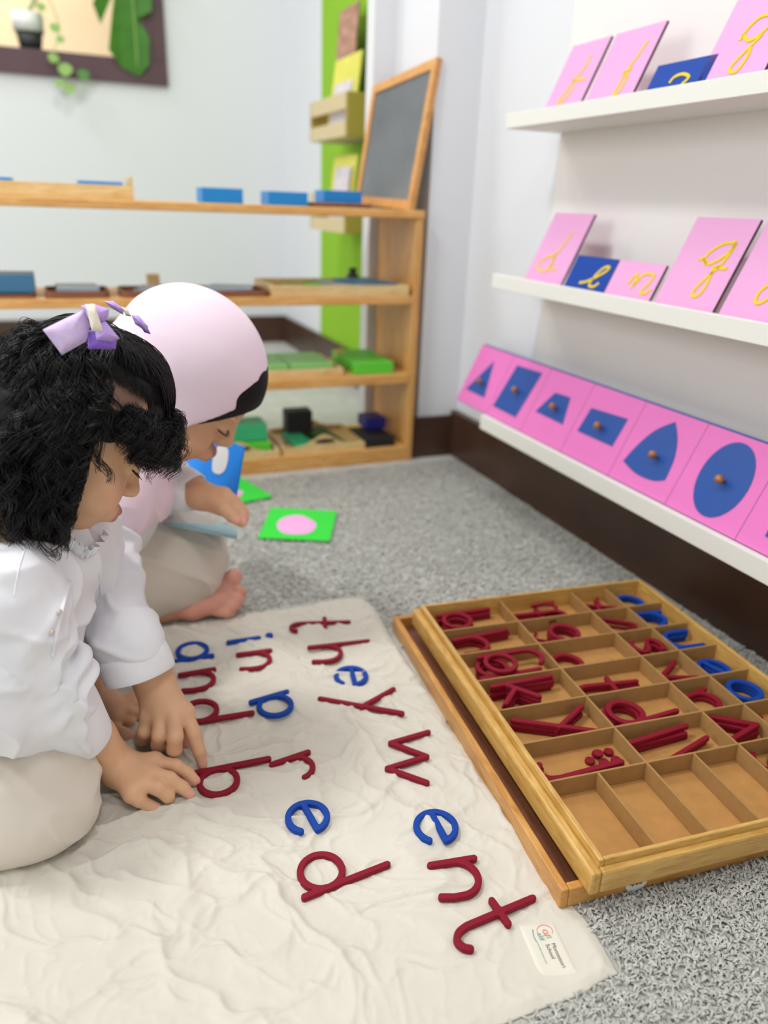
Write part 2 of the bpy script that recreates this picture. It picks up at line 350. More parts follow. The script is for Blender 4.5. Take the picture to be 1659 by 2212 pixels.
print_text('printed_text', 'Montessori', .0056, -.004, .0050, ink); print_text('printed_text', 'School', .0056, -.004, -.0008, ink)
print_text('printed_text', 'alif', .0072, -.0165, -.0040, inkt); print_text('printed_text', 'www.alifmontessori.com', .0023, -.008, -.008, inkt)
def ribbon_flat(pts, wd, fn, dz):
    P = np.array(pts); T = np.gradient(P, axis=0); T /= np.linalg.norm(T, axis=1)[:, None]+1e-9; n = np.stack([-T[:, 1], T[:, 0]], -1)
    v = [fn(*(p+s*q*wd/2), dz) for p, q in zip(P, n) for s in (-1, 1)]; return v, [(2*i, 2*i+1, 2*i+3, 2*i+2) for i in range(len(P)-1)]
v, f = ribbon_flat([(-.0175+.0062*math.cos(t), .0045+.0075*math.sin(t)) for t in np.linspace(.9, 5.2, 24)], .0007, P3, .0030); mesh_obj('printed_logo', v, f, inkr, patch)
v, f = ribbon_flat([(-.0165+.002*math.cos(t), .0045+.0022*math.sin(t)) for t in np.linspace(0, 6.3, 20)], .0009, P3, .0031); mesh_obj('printed_logo', v, f, inkr, patch)
v, f = ribbon_flat(crom([(-.0145, .003), (-.013, .0025), (-.0125, .008)]), .0009, P3, .0031); mesh_obj('printed_logo', v, f, inkr, patch)
v, f = ribbon_flat([(-.0105, .003), (-.0105, .0085)], .0012, P3, .0031); mesh_obj('printed_logo', v, f, inkg, patch)
v, f = ribbon_flat(crom([(-.021, -.0065), (-.014, -.0082), (-.008, -.0078)]), .0008, P3, .0031); mesh_obj('printed_logo', v, f, inkt, patch)
# small marks on the cloth
tag(MB().tube([onz(275, 1965, .0045), onz(283, 1961, .005), onz(291, 1957, .0045)], .0005, 5).build('lint_thread', M['slate']), 'tiny dark thread lying on the bare near part of the cloth mat', 'thread')
q = onz(863, 1850, .0035); tag(MB().lathe([(.0001, 0), (.0022, 0), (.0018, .0008)], q, 8).build('yellow_speck', M['yellow']), 'tiny yellow speck on the cloth mat beside the stem of the near red d', 'speck')

# ------------------------------------------------------------------ wooden letters, in millimetres, baseline 0
def arc(cx, cy, r, a0, a1, n=28, ry=None): return [(cx+r*math.cos(math.radians(a0+(a1-a0)*i/n)), cy+(ry or r)*math.sin(math.radians(a0+(a1-a0)*i/n))) for i in range(n+1)]
RING = arc(25, 25, 21.5, 0, 360)
GLY = dict(
 a=[RING, [(46.5, -1), (46.5, 51)]], b=[RING, [(3.5, 0), (3.5, 88)]], d=[RING, [(46.5, -2), (46.5, 90)]], p=[RING, [(3.5, 50), (3.5, -40)]], q=[RING, [(46.5, 50), (46.5, -40)]],
 g=[RING, [(46.5, 50), (46.5, -22)]+arc(27, -22, 19.5, 0, -150)], o=[RING], c=[arc(25, 25, 21.5, 42, 318)],
 e=[arc(25, 25, 21.5, 28, 338), [(4.4, 20.5), (43.5, 35)]],
 n=[[(3.5, 2), (3.5, 50)], [(3.5, 26)]+arc(24.5, 25, 21, 165, 0, 16)+[(45.5, 14), (43, 2)]],
 u=[[(45.5, 50), (45.5, 2)], [(3.5, 50), (3.5, 22)]+arc(24.5, 22, 21, 180, 355, 16)],
 h=[[(3.5, 2), (3.5, 94)], [(3.5, 26)]+arc(24.5, 25, 21, 165, 0, 16)+[(45.5, 14), (43, 2)]],
 r=[[(3.5, 2), (3.5, 50)], [(3.5, 24)]+arc(23, 26, 19, 165, 5, 14)],
 m=[[(3.5, 2), (3.5, 50)], [(3.5, 30)]+arc(20, 31, 15, 165, 0, 12)+[(35, 2)], [(35, 30)]+arc(51, 31, 15, 165, 0, 12)+[(66, 2)]],
 t=[[(0, 94), (0, 18)]+crom([(0, 18), (3, 7), (10, 1), (18, 3), (22, 8)], 5).tolist(), [(-14, 55), (14, 55)]],
 f=[[(0, 0), (0, 76)]+crom([(0, 76), (3, 87), (11, 93), (19, 91), (24, 86)], 5).tolist(), [(-13, 52), (14, 52)]],
 j=[[(20, 50), (20, -25)]+crom([(20, -25), (17, -36), (9, -42), (1, -40), (-4, -35)], 5).tolist()],
 i=[[(0, 2), (0, 49)]], l=[[(0, 0), (0, 90)]], k=[[(0, 0), (0, 92)], [(3, 22), (38, 52)], [(12, 30), (40, 0)]],
 y=[[(55, 50), (6, -54)], [(0, 50), (33, -1)]], v=[[(0, 50), (22, 2), (44, 50)]], x=[[(0, 50), (44, 2)], [(44, 50), (0, 2)]],
 w=[[(0, 48), (27, 1), (47, 47), (74, 0), (93, 48)]], s=[crom([(34, 43), (24, 48), (10, 45), (6, 36), (14, 28), (28, 22), (34, 13), (28, 4), (14, 2), (4, 8)], 6).tolist()],
 dot=[[(0, 0), (.01, 0)]])
_lib = {}
def glyph_mesh(g, m, width=7.0, th=6.0, wx=1.0):
    key = (g, m, width)
    if key in _lib: return _lib[key]
    P = [np.array(s, float) for s in GLY[g]]; A_ = np.concatenate(P); r = width/2
    if g == 'dot': r = 6.0
    lo = np.append(A_.min(0)-r-3, -2.2); hi = np.append(A_.max(0)+r+3, th+2.2); res = .9
    F = Field(lo, hi, res); n = F.n; gx = lo[0]+res*np.arange(n[0]); gy = lo[1]+res*np.arange(n[1]); GX, GY = np.meshgrid(gx, gy, indexing='ij'); d = np.full(GX.shape, 1e3)
    for s in P:
        for a, b in zip(s[:-1], s[1:]):
            ba = b-a; t = np.clip(((GX-a[0])*ba[0]+(GY-a[1])*ba[1])/(ba@ba+1e-9), 0, 1); d = np.minimum(d, np.hypot(GX-a[0]-t*ba[0], GY-a[1]-t*ba[1])-r)
    gz = lo[2]+res*np.arange(n[2]); dz = np.abs(gz-th/2)-th/2; b = .9
    q0 = d[:, :, None]+b; q1 = np.broadcast_to(dz+b, q0.shape[:2]+(len(dz),)); q0 = np.broadcast_to(q0, q1.shape)
    F.d = (np.minimum(np.maximum(q0, q1), 0)+np.hypot(np.maximum(q0, 0), np.maximum(q1, 0))-b).astype(np.float32)
    Vv, Ff = F.mesh(); Vv = relax(Vv, Ff, 1, .4)/1000
    me = mesh_obj('letter', Vv, Ff, M[m], smooth=True); data = me.data; bpy.data.objects.remove(me); _lib[key] = data; return data
def letter(g, m, A_, B_, ta, tb, label, name=None, z=None, group=None):
    """A_, B_: floor points that the template points ta, tb (mm) fall on"""
    o = bpy.data.objects.new(name or ('letter_'+g), glyph_mesh(g, m)); C.objects.link(o)
    ta = np.array(ta)/1000; tb = np.array(tb)/1000; A_ = np.array(A_[:2]); B_ = np.array(B_[:2]); dt = tb-ta; dw = B_-A_
    an = math.atan2(dw[1], dw[0])-math.atan2(dt[1], dt[0]); c, s = math.cos(an), math.sin(an); mid = (ta+tb)/2
    loc = (A_+B_)/2-np.array([c*mid[0]-s*mid[1], s*mid[0]+c*mid[1]])
    zz = (np.mean([matz(*A_), matz(*B_)])+.0012) if z is None else z; o.location = (loc[0], loc[1], zz); o.rotation_euler = (0, 0, an)
    return tag(o, label, 'wooden letter', group or 'wooden letters laid out on the cloth mat')
zl = .009; g_ = lambda x, y: onz(x, y, zl)
c4 = lambda x, y: g_(330+x/2.633, 1280+y/2.633); c5 = lambda x, y: g_(560+x/2.44, 1500+y/2.44)
letter('t', 'red', c4(1130, 163), c4(812, 172), (0, 94), (0, 12), 'red wooden letter t at the far end of the outer column, nearest the shelf')
letter('h', 'red', c4(880, 322), c4(1235, 283), (3.5, 2), (3.5, 94), 'red wooden letter h between the far red t and a blue e')
letter('e', 'blue', c4(1128, 432), c4(1150, 520), (4.4, 20.5), (43.5, 35), 'blue wooden letter e between the red h and the red y')
letter('y', 'red', c4(1420, 694), c4(950, 610), (55, 50), (6, -54), 'red wooden letter y with a long slanting stroke')
letter('w', 'red', g_(925, 1583), g_(922, 1692), (0, 48), (93, 48), 'red zigzag wooden letter w near the edge of the cloth')
letter('e', 'blue', c5(905, 625), c5(985, 770), (4.4, 20.5), (43.5, 35), 'blue wooden letter e between the red w and the near red n')
letter('n', 'red', c5(900, 897), c5(1135, 858), (3.5, 3), (3.5, 49), 'large-looking red wooden letter n between the near blue e and the near red t')
letter('t', 'red', c5(1445, 1070), c5(1075, 1225), (0, 94), (0, 14), 'red wooden letter t nearest the camera beside the printed patch')
letter('i', 'blue', c4(428, 279), c4(605, 253), (0, 2), (0, 49), 'straight blue wooden bar of the letter i')
letter('dot', 'blue', c4(662, 239), c4(663, 239), (0, 0), (.01, 0), 'round blue wooden dot above the blue bar of the letter i', 'letter_dot')
letter('n', 'red', c4(480, 350), c4(672, 325), (3.5, 3), (3.5, 49), 'red wooden letter n below the blue letter i')
letter('a', 'blue', c4(760, 578), c4(562, 636), (46.5, -1), (46.5, 51), 'blue wooden letter a in the middle column, turned the other way round')
letter('r', 'red', g_(590, 1651), g_(663, 1626), (3.5, 2), (3.5, 50), 'red wooden letter r touching the tip of the red b')
letter('e', 'blue', c5(232, 578), c5(305, 705), (4.4, 20.5), (43.5, 35), 'blue wooden letter e between the red r and the near red d')
letter('d', 'red', c5(228, 1062), c5(685, 882), (46.5, -2), (46.5, 90), 'red wooden letter d at the near end of the middle column')
letter('a', 'blue', c4(135, 384), c4(335, 352), (46.5, -1), (46.5, 51), 'blue wooden letter a farthest left beside the white cuff')
letter('n', 'red', c4(110, 480), c4(348, 440), (3.5, -8), (3.5, 49), 'red wooden letter n partly behind the pointing hand')
letter('d', 'red', c4(520, 711), c4(250, 755), (46.5, 88), (46.5, 10), 'red wooden letter d mostly hidden behind the pointing finger')
letter('b', 'red', g_(416, 1673), g_(584, 1640), (3.5, 0), (3.5, 88), 'red wooden letter b touched by both hands', z=.0065)

# ------------------------------------------------------------------ tray of wooden letters and the lid under it
BA = math.radians(-5.2); bu = np.array([math.cos(BA), math.sin(BA)]); bv = np.array([-bu[1], bu[0]]); BO = np.array([.4271, .4300])
def BX(name, mb, m, parent, smooth=False):
    return mb.build(name, M[m], parent, smooth)
LW, LL = .386, .507
lid = empty('box_lid', (BO[0], BO[1], .0012), BA, 'shallow wooden lid with a brown bottom lying under the letter box on the carpet', 'lid')
lx0, lx1, ly0, ly1 = -.0400, .421, .000, .548
BX('lid_bottom', MB().box(lx0+.004, lx1-.004, ly0+.004, ly1-.004, .001, .006), 'lidfloor', lid)
BX('lid_side', MB().box(lx0, lx0+.009, ly0, ly1, 0, .025, .0015), 'lidwood_l', lid); BX('lid_side', MB().box(lx1-.009, lx1, ly0, ly1, 0, .025, .0015), 'lidwood_l', lid)
BX('lid_side', MB().box(lx0+.0091, lx1-.0091, ly0, ly0+.009, 0, .0245, .0015), 'lidwood', lid); BX('lid_side', MB().box(lx0+.0091, lx1-.0091, ly1-.009, ly1, 0, .0245, .0015), 'lidwood', lid)
stk = MB().lathe([(.0001, 0), (.0125, 0), (.0125, .0006)], (0, 0, 0), 24).xf(lambda p: (.047+p[0], ly0-.0002-p[2], .010+p[1]*.8)).build('round_sticker', M['white'], lid); stk['label'] = 'round white sticker'
MB().tube([(.039+.0016*i, ly0-.0012, .0105+.0018*math.sin(i*2.3)) for i in range(10)], .0006, 5).build('sticker_mark', M['lidfloor'], stk)
tray = empty('letter_box', (BO[0], BO[1], .0255), BA, 'open compartmented wooden box full of red and blue wooden letters', 'box')
ow = .0175
BX('box_side', MB().box(-ow, -.006, -.0125, LL+.012, 0, .028, .003).box(-.0065, -.0005, -.005, LL+.005, .001, .036, .0012), 'boxwood_l', tray)
BX('box_side', MB().box(LW+.006, LW+ow, -.0125, LL+.012, 0, .028, .003).box(LW+.0005, LW+.0065, -.005, LL+.005, .001, .036, .0012), 'boxwood_l', tray)
BX('box_side', MB().box(-.0061, LW+.0061, -.0125, -.003, 0, .028, .003).box(-.0005, LW+.0005, -.005, -.0005, .001, .036, .0012), 'boxwood', tray)
BX('box_side', MB().box(-.0061, LW+.0061, LL+.003, LL+.012, 0, .028, .003).box(-.0005, LW+.0005, LL+.0005, LL+.005, .001, .036, .0012), 'boxwood', tray)
BX('box_bottom', MB().box(-.004, LW+.004, -.003, LL+.003, .001, .006), 'mdf', tray)
U = LW/6; rows = [.112, .112+.0658, .112+.0658*2, .112+.0658*3, .112+.0658*4, .112+.0658*5]
for v_ in rows: BX('divider', MB().box(-.0004, LW+.0004, v_-.0014, v_+.0014, .006, .0295, .0004), 'mdf_dark', tray)
for i in range(1, 6): BX('divider', MB().box(i*U-.0014, i*U+.0014, -.0004, rows[0]-.0014, .006, .0295, .0004), 'mdf_dark', tray)
for k in (2, 4, 5): BX('divider', MB().box(k*U-.0014, k*U+.0014, rows[0]+.0014, LL+.0004, .0058, .029, .0004), 'mdf_dark', tray)
def bw(u, v, z=0.0): p = BO+bu*u+bv*v; return np.array([p[0], p[1], .0255+z])
random.seed(4)
ORD = ['lowest', 'second up', 'third up', 'fourth up']
def boxed(g, m, u, v, ang, n=1, tilt=0, dz=.006, spread=.002, lab='', scale=.97, roll=0, z0=.0068):
    """n letters stacked in a compartment; u, v: where the middle of the letter sits"""
    me = glyph_mesh(g, m); P = np.array([c for s in GLY[g] for c in s])/1000*scale; mid = (P.min(0)+P.max(0))/2
    for i in range(n):
        o = bpy.data.objects.new('letter_'+g, me); C.objects.link(o); a = math.radians(ang)+BA+(random.uniform(-.05, .05) if i else 0)
        c, s = math.cos(a), math.sin(a); p = bw(u+(random.uniform(-1, 1)*spread if i else 0), v+(random.uniform(-1, 1)*spread if i else 0), z0+i*dz)
        o.location = (p[0]-(c*mid[0]-s*mid[1]), p[1]-(s*mid[0]+c*mid[1]), p[2]); o.rotation_euler = (math.radians(tilt), math.radians(roll), a); o.scale = (scale,)*3
        col = 'red' if m == 'red' else 'blue'; pos = '' if n == 1 else (', topmost of stack' if i == n-1 else ', '+ORD[i]+' in stack')
        tag(o, '%s letter %s %s%s' % (col, g, lab, pos), 'wooden letter', 'wooden letters stored in the box')
c6 = lambda x, y, z=.012: (lambda p: ((p[:2]-BO)@bu, (p[:2]-BO)@bv))(onz(840+x*.4937, 1230+y*.4937, .0255+z))
rv = lambda r: (rows[r]+(rows[r+1] if r < 5 else LL))/2
# rows run from the front (0) to the far end (5)
boxed('j', 'red', .060, rows[0]+.030, -84, 2, dz=.006, z0=.0068, spread=.003, lab='in the box compartment with the red dots', scale=1.12)
boxed('l', 'red', .127+.052, rv(0)+.012, -85, 3, spread=.004, lab='in the near middle compartment, lying straight'); boxed('l', 'red', .127+.072, rv(0)-.013, -70, 2, spread=.003, lab='in the near middle compartment, lying slanted')
boxed('v', 'red', .289, rv(0), 80, 3, lab='in the narrow compartment right of the straight letters', scale=1.0)
boxed('s', 'red', .354, rv(0), 80, 2, lab='at the near right of the box')
boxed('s', 'red', .289, .085, 80, 2, lab='in the near row of narrow compartments')
boxed('y', 'red', .066, rv(1)-.002, -92, 3, lab='in the left column of the box', scale=.95)
boxed('p', 'red', .185, rv(1), 95, 3, lab='in the box beside the stack of y', scale=1.0)
boxed('r', 'red', .289, rv(1)-.004, -78, 2, lab='in the box left of the blue ring'); boxed('o', 'blue', .353, rv(1), 0, 3, lab='in the right column of the box')
boxed('k', 'red', .062, rv(2), -88, 4, lab='in the left column of the box', scale=.96)
boxed('t', 'red', .182, rv(2)-.004, -98, 2, lab='in the middle of the box'); boxed('v', 'red', .289, rv(2), -80, 2, lab='in the box beside a blue e'); boxed('e', 'blue', .353, rv(2)-.004, -90, 2, lab='in the right column of the box')
boxed('d', 'red', .060, rv(3), -86, 3, lab='in the left column of the box'); boxed('g', 'red', .072, rv(3), 92, 1, z0=.0255, lab='lying on top of the stack of d')
boxed('c', 'red', .155, rv(3)-.004, -70, 2, lab='in the middle of the box'); boxed('l', 'red', .212, rv(3)-.012, -70, 1, scale=.45, lab='tiny, at the side of a c'); boxed('s', 'red', .289, rv(3)-.003, -90, 3, lab='in the third column of the box'); boxed('u', 'blue', .350, rv(3), -90, 3, lab='in the right column of the box')
boxed('h', 'red', .062, rv(4), -86, 3, lab='in the left column of the box'); boxed('c', 'red', .188, rv(4), -85, 3, lab='far middle of the box, opening downward'); boxed('x', 'red', .145, rv(4)+.01, -80, 1, scale=.6, lab='small-looking, at the side of a stack of c')
boxed('j', 'red', .287, rv(4)+.004, 60, 3, lab='sticking up above the dividers', scale=.6); boxed('r', 'blue', .350, rv(4), -90, 3, lab='in the right column of the box')
boxed('q', 'red', .062, rv(5), 92, 3, lab='in the far left corner compartment'); boxed('f', 'red', .178, rv(5)-.004, -90, 2, lab='in the far row of the box'); boxed('m', 'red', .200, rv(5)-.006, -85, 1, z0=.019, lab='on top of the letter f in the far row', scale=.8)
boxed('x', 'red', .289, rv(5), -70, 2, lab='in the far row of the box', scale=.85); boxed('a', 'blue', .350, rv(5), -90, 2, lab='in the far right corner compartment')
for i, (x, y) in enumerate([(880, 836), (910, 806), (962, 797), (942, 843), (994, 832)]+[(915, 818)]):
    u, v = c6(x, y, .01); p = bw(u, v, .0068+(.006 if i == 5 else 0)); o = bpy.data.objects.new('letter_dot', glyph_mesh('dot', 'red')); C.objects.link(o); o.location = p; o.scale = (1, 1, .8) if i != 5 else (1, 1, .6)
    tag(o, 'round red wooden dot in the box, '+['leftmost of the group', 'left of the top pair', 'farthest right of the top pair', 'nearest the camera in the middle', 'rightmost of the group', 'lying on the others'][i], 'wooden dot', 'red wooden dots in the box')

# ------------------------------------------------------------------ white ledges with cards
def ledge(z0, z1, label):
    o = MB().box(XF, XF+.012, -1.2, 1.448, z0, z1, .001).box(XF+.0119, XW-.006, -1.2, 1.448, z0, z1-.018).build('wall_ledge', M['ledge'])
    return tag(o, label, 'shelf', 'white wall ledges')
ledge(.786, .812, 'white wall ledge at the top holding pink and blue cards'); ledge(.487, .515, 'white wall ledge in the middle holding pink and blue cards'); ledge(.181, .213, 'lowest white wall ledge holding the pink shape frames')
st('trim_1', MB().box(XW-.0055, XW-.0002, -1.2, 1.448, .19, 2.2), 'wall_warm')
def leaning(name, yl, yr, xb, zb, xt, zt, th, m, label, cat, group):
    """board leaning back: local x runs toward the camera along the wall, y up the slope, z out of the face"""
    L_ = math.hypot(xt-xb, zt-zb); ex = Vector((0, -1, 0)); ey = Vector((xt-xb, 0, zt-zb))/L_; ez = ex.cross(ey)
    e = empty(name, label=label, cat=cat, group=group)
    e.matrix_world = Matrix([[ex[i], ey[i], ez[i], (xb, yl, zb)[i]] for i in range(3)]+[[0, 0, 0, 1]]); e['L'] = L_
    bd = MB().box(0, yl-yr, 0, L_, -th, 0, .0006).build('board', M[m], e); bd.data.materials.append(M['cardedge'])
    for p in bd.data.polygons:
        if abs(p.normal.x) > .9: p.material_index = 1
    loc = lambda x, y, dz=0.0: (lambda q: (float((q-np.array([xb, yl, zb]))@np.array(ex)), float((q-np.array([xb, yl, zb]))@np.array(ey))))(onplane(x, y, np.array((xb, yl, zb))+np.array(ez)*dz, np.array(ez)))
    return e, loc, L_
def stroke(e, pts, wd, m, name='raised_letter', dz=.0011, sm=True):
    P = crom(pts, 6) if sm else np.array(pts); T = np.gradient(P, axis=0); T /= np.linalg.norm(T, axis=1)[:, None]+1e-9; n = np.stack([-T[:, 1], T[:, 0]], -1)
    v = []; 
    for p, q in zip(P, n): v += [(p[0]-q[0]*wd/2, p[1]-q[1]*wd/2, .0001), (p[0]-q[0]*wd/2, p[1]-q[1]*wd/2, dz), (p[0]+q[0]*wd/2, p[1]+q[1]*wd/2, dz), (p[0]+q[0]*wd/2, p[1]+q[1]*wd/2, .0001)]
    f = [(4*i+k, 4*i+(k+1) % 4, 4*i+4+(k+1) % 4, 4*i+4+k) for i in range(len(P)-1) for k in range(4)]+[(0, 3, 2, 1), (4*len(P)-4, 4*len(P)-3, 4*len(P)-2, 4*len(P)-1)]
    return v, f
def glyph(e, loc, k, paths, wd=.0045):
    V, Fc = [], []
    for pts in paths:
        v, f = stroke(e, [loc(*k(x, y)) for x, y in pts], wd, None); n = len(V); V += v; Fc += [tuple(i+n for i in q) for q in f]
    mesh_obj('raised_letter', V, Fc, M['yellow'], e)
km = lambda x, y: (1050+x*.3671, 430+y*.3671); kt = lambda x, y: (1050+x*.3671, y*.3671); kb = lambda x, y: (960+x*.4214, 720+y*.4214)
XB = .853; GM = 'sandpaper letter cards on the middle ledge'; GT = 'sandpaper letter cards on the top ledge'
def mcard(yl, yr, zt, paths, m, label, zb=.498, k=km, g=GM, tilt=.46):
    e, loc, L_ = leaning('letter_card', yl, yr, XB, zb, XB+(zt-zb)*tilt, zt, .005, m, label, 'card', g); glyph(e, loc, k, paths); return e
mcard(1.357, 1.231, .638, [[(510, 195), (475, 250), (430, 305), (400, 330), (345, 350), (305, 390), (325, 425), (380, 400), (410, 325)], [(410, 325), (385, 385), (380, 412), (410, 410)]], 'pinkcard', 'pink card with a yellow looped d at the far end of the middle ledge')
mcard(1.221, 1.104, .568, [[(550, 493), (590, 487), (650, 460), (710, 425), (727, 402), (700, 404), (655, 440), (615, 490), (610, 512), (635, 516), (665, 495)]], 'blue', 'blue card with a yellow letter e on the middle ledge')
mcard(1.102, .988, .568, [[(835, 500), (870, 458), (895, 448), (870, 500), (850, 525)], [(870, 505), (925, 450), (965, 440), (990, 450), (965, 490), (915, 540), (915, 556), (945, 552), (970, 530)]], 'pinkcard', 'small pink card with a yellow letter n on the middle ledge')
mcard(.976, .854, .640, [[(1475, 258), (1410, 262), (1330, 305), (1285, 355), (1300, 383), (1345, 372), (1420, 325), (1475, 258)], [(1475, 258), (1430, 330), (1370, 400), (1290, 470), (1225, 535), (1215, 568), (1245, 570), (1295, 510), (1335, 420), (1348, 400), (1400, 412), (1422, 403)], [(1256, 350), (1290, 362), (1300, 383)]], 'pinkcard', 'pink card with a tall yellow q in the middle of the middle ledge')
mcard(.842, .715, .640, [[(1700, 505), (1650, 515), (1605, 555), (1585, 600), (1600, 615), (1640, 600), (1690, 560)]], 'pinkcard', 'pink card cut by the right edge of the photo on the middle ledge')
zt_ = .800
mcard(1.345, 1.235, .918, [[(620, 325), (580, 400), (530, 460), (510, 475)], [(510, 475), (585, 465)], [(520, 475), (470, 540), (425, 600), (445, 600), (500, 540), (520, 500)]], 'pinkcard', 'pink card with a yellow looped letter at the far end of the top ledge', zt_, kt, GT)
mcard(1.222, 1.100, .918, [[(955, 238), (900, 320), (845, 395), (810, 435)], [(860, 400), (830, 420), (810, 438), (840, 440)], [(815, 440), (775, 510), (750, 560), (790, 530), (830, 450)]], 'pinkcard', 'second pink card from the far end of the top ledge', zt_, kt, GT)
mcard(1.068, .945, .850, [[(1080, 490), (1110, 455), (1160, 437), (1195, 455), (1150, 500)]], 'blue', 'blue card showing the top of a yellow letter on the top ledge', zt_, kt, GT)
mcard(.962, .845, .918, [[(1680, 85), (1620, 100), (1560, 150), (1515, 205), (1495, 240)], [(1515, 205), (1545, 240), (1600, 215), (1660, 160)], [(1630, 200), (1560, 270), (1480, 350), (1435, 405), (1445, 428), (1480, 415), (1535, 340), (1560, 280)]], 'pinkcard', 'large-looking pink card with a yellow g on the top ledge', zt_, kt, GT)
mcard(.833, .715, .918, [[(1700, 300), (1720, 260)]], 'pinkcard', 'pink card cut by the right edge of the photo on the top ledge', zt_, kt, GT)
# shape frames
GF = 'pink shape frames on the lowest ledge'; FB, FZ, FT = .852, .214, .342
names = ['triangle', 'rectangle', 'trapezoid', 'parallelogram', 'curved triangle', 'ellipse', 'shape cut by the photo edge']
def curve_pts(l): return l
sh = [[(255, 145), (205, 330), (112, 285)], [(375, 165), (502, 205), (365, 430), (250, 372)], [(570, 305), (647, 330), (607, 467), (468, 400)], [(755, 383), (942, 440), (860, 580), (683, 500)],
      crom([(1185, 455), (1195, 540), (1180, 640), (1132, 752)], 6).tolist()+crom([(1132, 752), (1070, 755), (985, 720), (918, 655)], 6).tolist()[1:]+crom([(918, 655), (985, 580), (1080, 500), (1185, 455)], 6).tolist()[1:-1], None, [(1645, 1040), (1700, 940), (1800, 990), (1760, 1100)]]
kn = [(178, 246), (358, 288), (552, 374), (783, 472), (1065, 622), (1408, 747), None]
for i in range(7):
    yl = 1.590-.1445*i
    e, loc, L_ = leaning('shape_frame', yl, yl-.1440, FB, FZ, FB+.060, FT, .004, 'pink', 'pink frame with a blue %s inset on the lowest ledge' % names[i], 'shape frame', GF)
    MB().box(0, .1440, -.001, L_+.0035, -.009, -.0041, .0005).build('backing', M['inset'], e)
    kc = None
    if sh[i]: P = [loc(*kb(x, y)) for x, y in sh[i]]
    else:
        c0 = np.array(loc(*kb(1432, 752))); P = []
        ex = [np.array(loc(*kb(*q)))-c0 for q in [(1608, 700), (1500, 592), (1256, 790), (1380, 915)]]
        P = [tuple(c0+np.array([math.cos(t)*.046, math.sin(t)*.060])) for t in np.linspace(0, 2*math.pi, 40, endpoint=False)]
    # keep the order counter clockwise
    ar = sum(P[a][0]*P[(a+1) % len(P)][1]-P[(a+1) % len(P)][0]*P[a][1] for a in range(len(P)))
    if ar < 0: P = P[::-1]
    P = [(min(max(p[0], .004), .140), min(max(p[1], .004), L_-.004)) for p in P]
    ins = MB().prism(P, -.0005, .0012).build('inset', M['inset'], e); ins['label'] = 'blue inset'
    kx = loc(*kb(*kn[i]), .014) if kn[i] else (.07, .07)
    MB().lathe([(.0022, 0), (.0026, .005), (.0052, .008), (.0068, .012), (.0062, .0165), (.003, .0185), (.0001, .019)], (kx[0], kx[1], .0012), 18).build('knob', M['knob'], ins, True)

# ------------------------------------------------------------------ carpet
fm = mat('carpet', '#c2c2ba', .95, .1, bump=.9, bscale=220, var=.14, vscale=16)
st_ = MB().box(-2.7, XW+.1, -1.7, YB+.1, -.02, 0).build('floor', fm); st_['kind'] = 'structure'
rng = np.random.default_rng(5)
def tufts(n, x0, x1, y0, y1, keep):
    P = np.stack([rng.uniform(x0, x1, n), rng.uniform(y0, y1, n)], -1); P = P[keep(P)]; n = len(P); a = rng.uniform(0, 2*math.pi, n); L = rng.uniform(.0045, .0100, n); W = rng.uniform(.0007, .0015, n); bend = rng.uniform(-1.5, 1.5, n)
    pts = []; 
    for t, h in ((0, 0), (.35, .0036), (.7, .0046), (1, .0022)):
        an = a+bend*t; pts.append(np.stack([P[:, 0]+np.cos(an)*L*t, P[:, 1]+np.sin(an)*L*t, h*rng.uniform(.5, 1.25, n)+.0002], -1))
    V = []
    for k, p in enumerate(pts):
        an = a+bend*k/3*1.6+math.pi/2; w_ = (W*[.7, 1, .95, .35][k]); o = np.stack([np.cos(an)*w_, np.sin(an)*w_, rng.uniform(-.0004, .0004, n)], -1); V += [p-o, p+o]
    V = np.stack(V, 1).reshape(-1, 3); b = np.arange(n)[:, None]*8
    Fc = np.concatenate([b+np.array([[2*k, 2*k+1, 2*k+3, 2*k+2]]) for k in range(3)]); return V, Fc, n
BRx, TRx = BRc, TRc
def off_mat(P):
    e = TRx-BRx; s = (P[:, 0]-BRx[0])*e[1]-(P[:, 1]-BRx[1])*e[0]            # positive: right of the mat's edge
    e2 = BLc-BRc; s2 = (P[:, 0]-BRx[0])*e2[1]-(P[:, 1]-BRx[1])*e2[0]; e3 = TLc-TRc; s3 = (P[:, 0]-TRx[0])*e3[1]-(P[:, 1]-TRx[1])*e3[0]
    r = P-BO; u = r@bu; v = r@bv; inbox = (u > lx0-.003) & (u < lx1) & (v > ly0-.002) & (v < ly1)
    return ((s > .004) | (s2 < -.003) | (s3 > .008)) & ~inbox & (P[:, 0] < XW-.025)
V1, F1, n1 = tufts(60000, -.1, .96, .22, .75, off_mat); V2, F2, n2 = tufts(50000, -.15, .96, .75, 1.75, off_mat)
V2 = V2
tm = mat('carpet_pile', '#c0bfb7', .9, .15, var=.18, vscale=90)
tag(mesh_obj('carpet_pile', np.concatenate([V1, V2]), np.concatenate([F1, F2+len(V1)]), tm, smooth=True), 'curly grey carpet pile around the mat and the wooden box', 'carpet', kind='stuff')

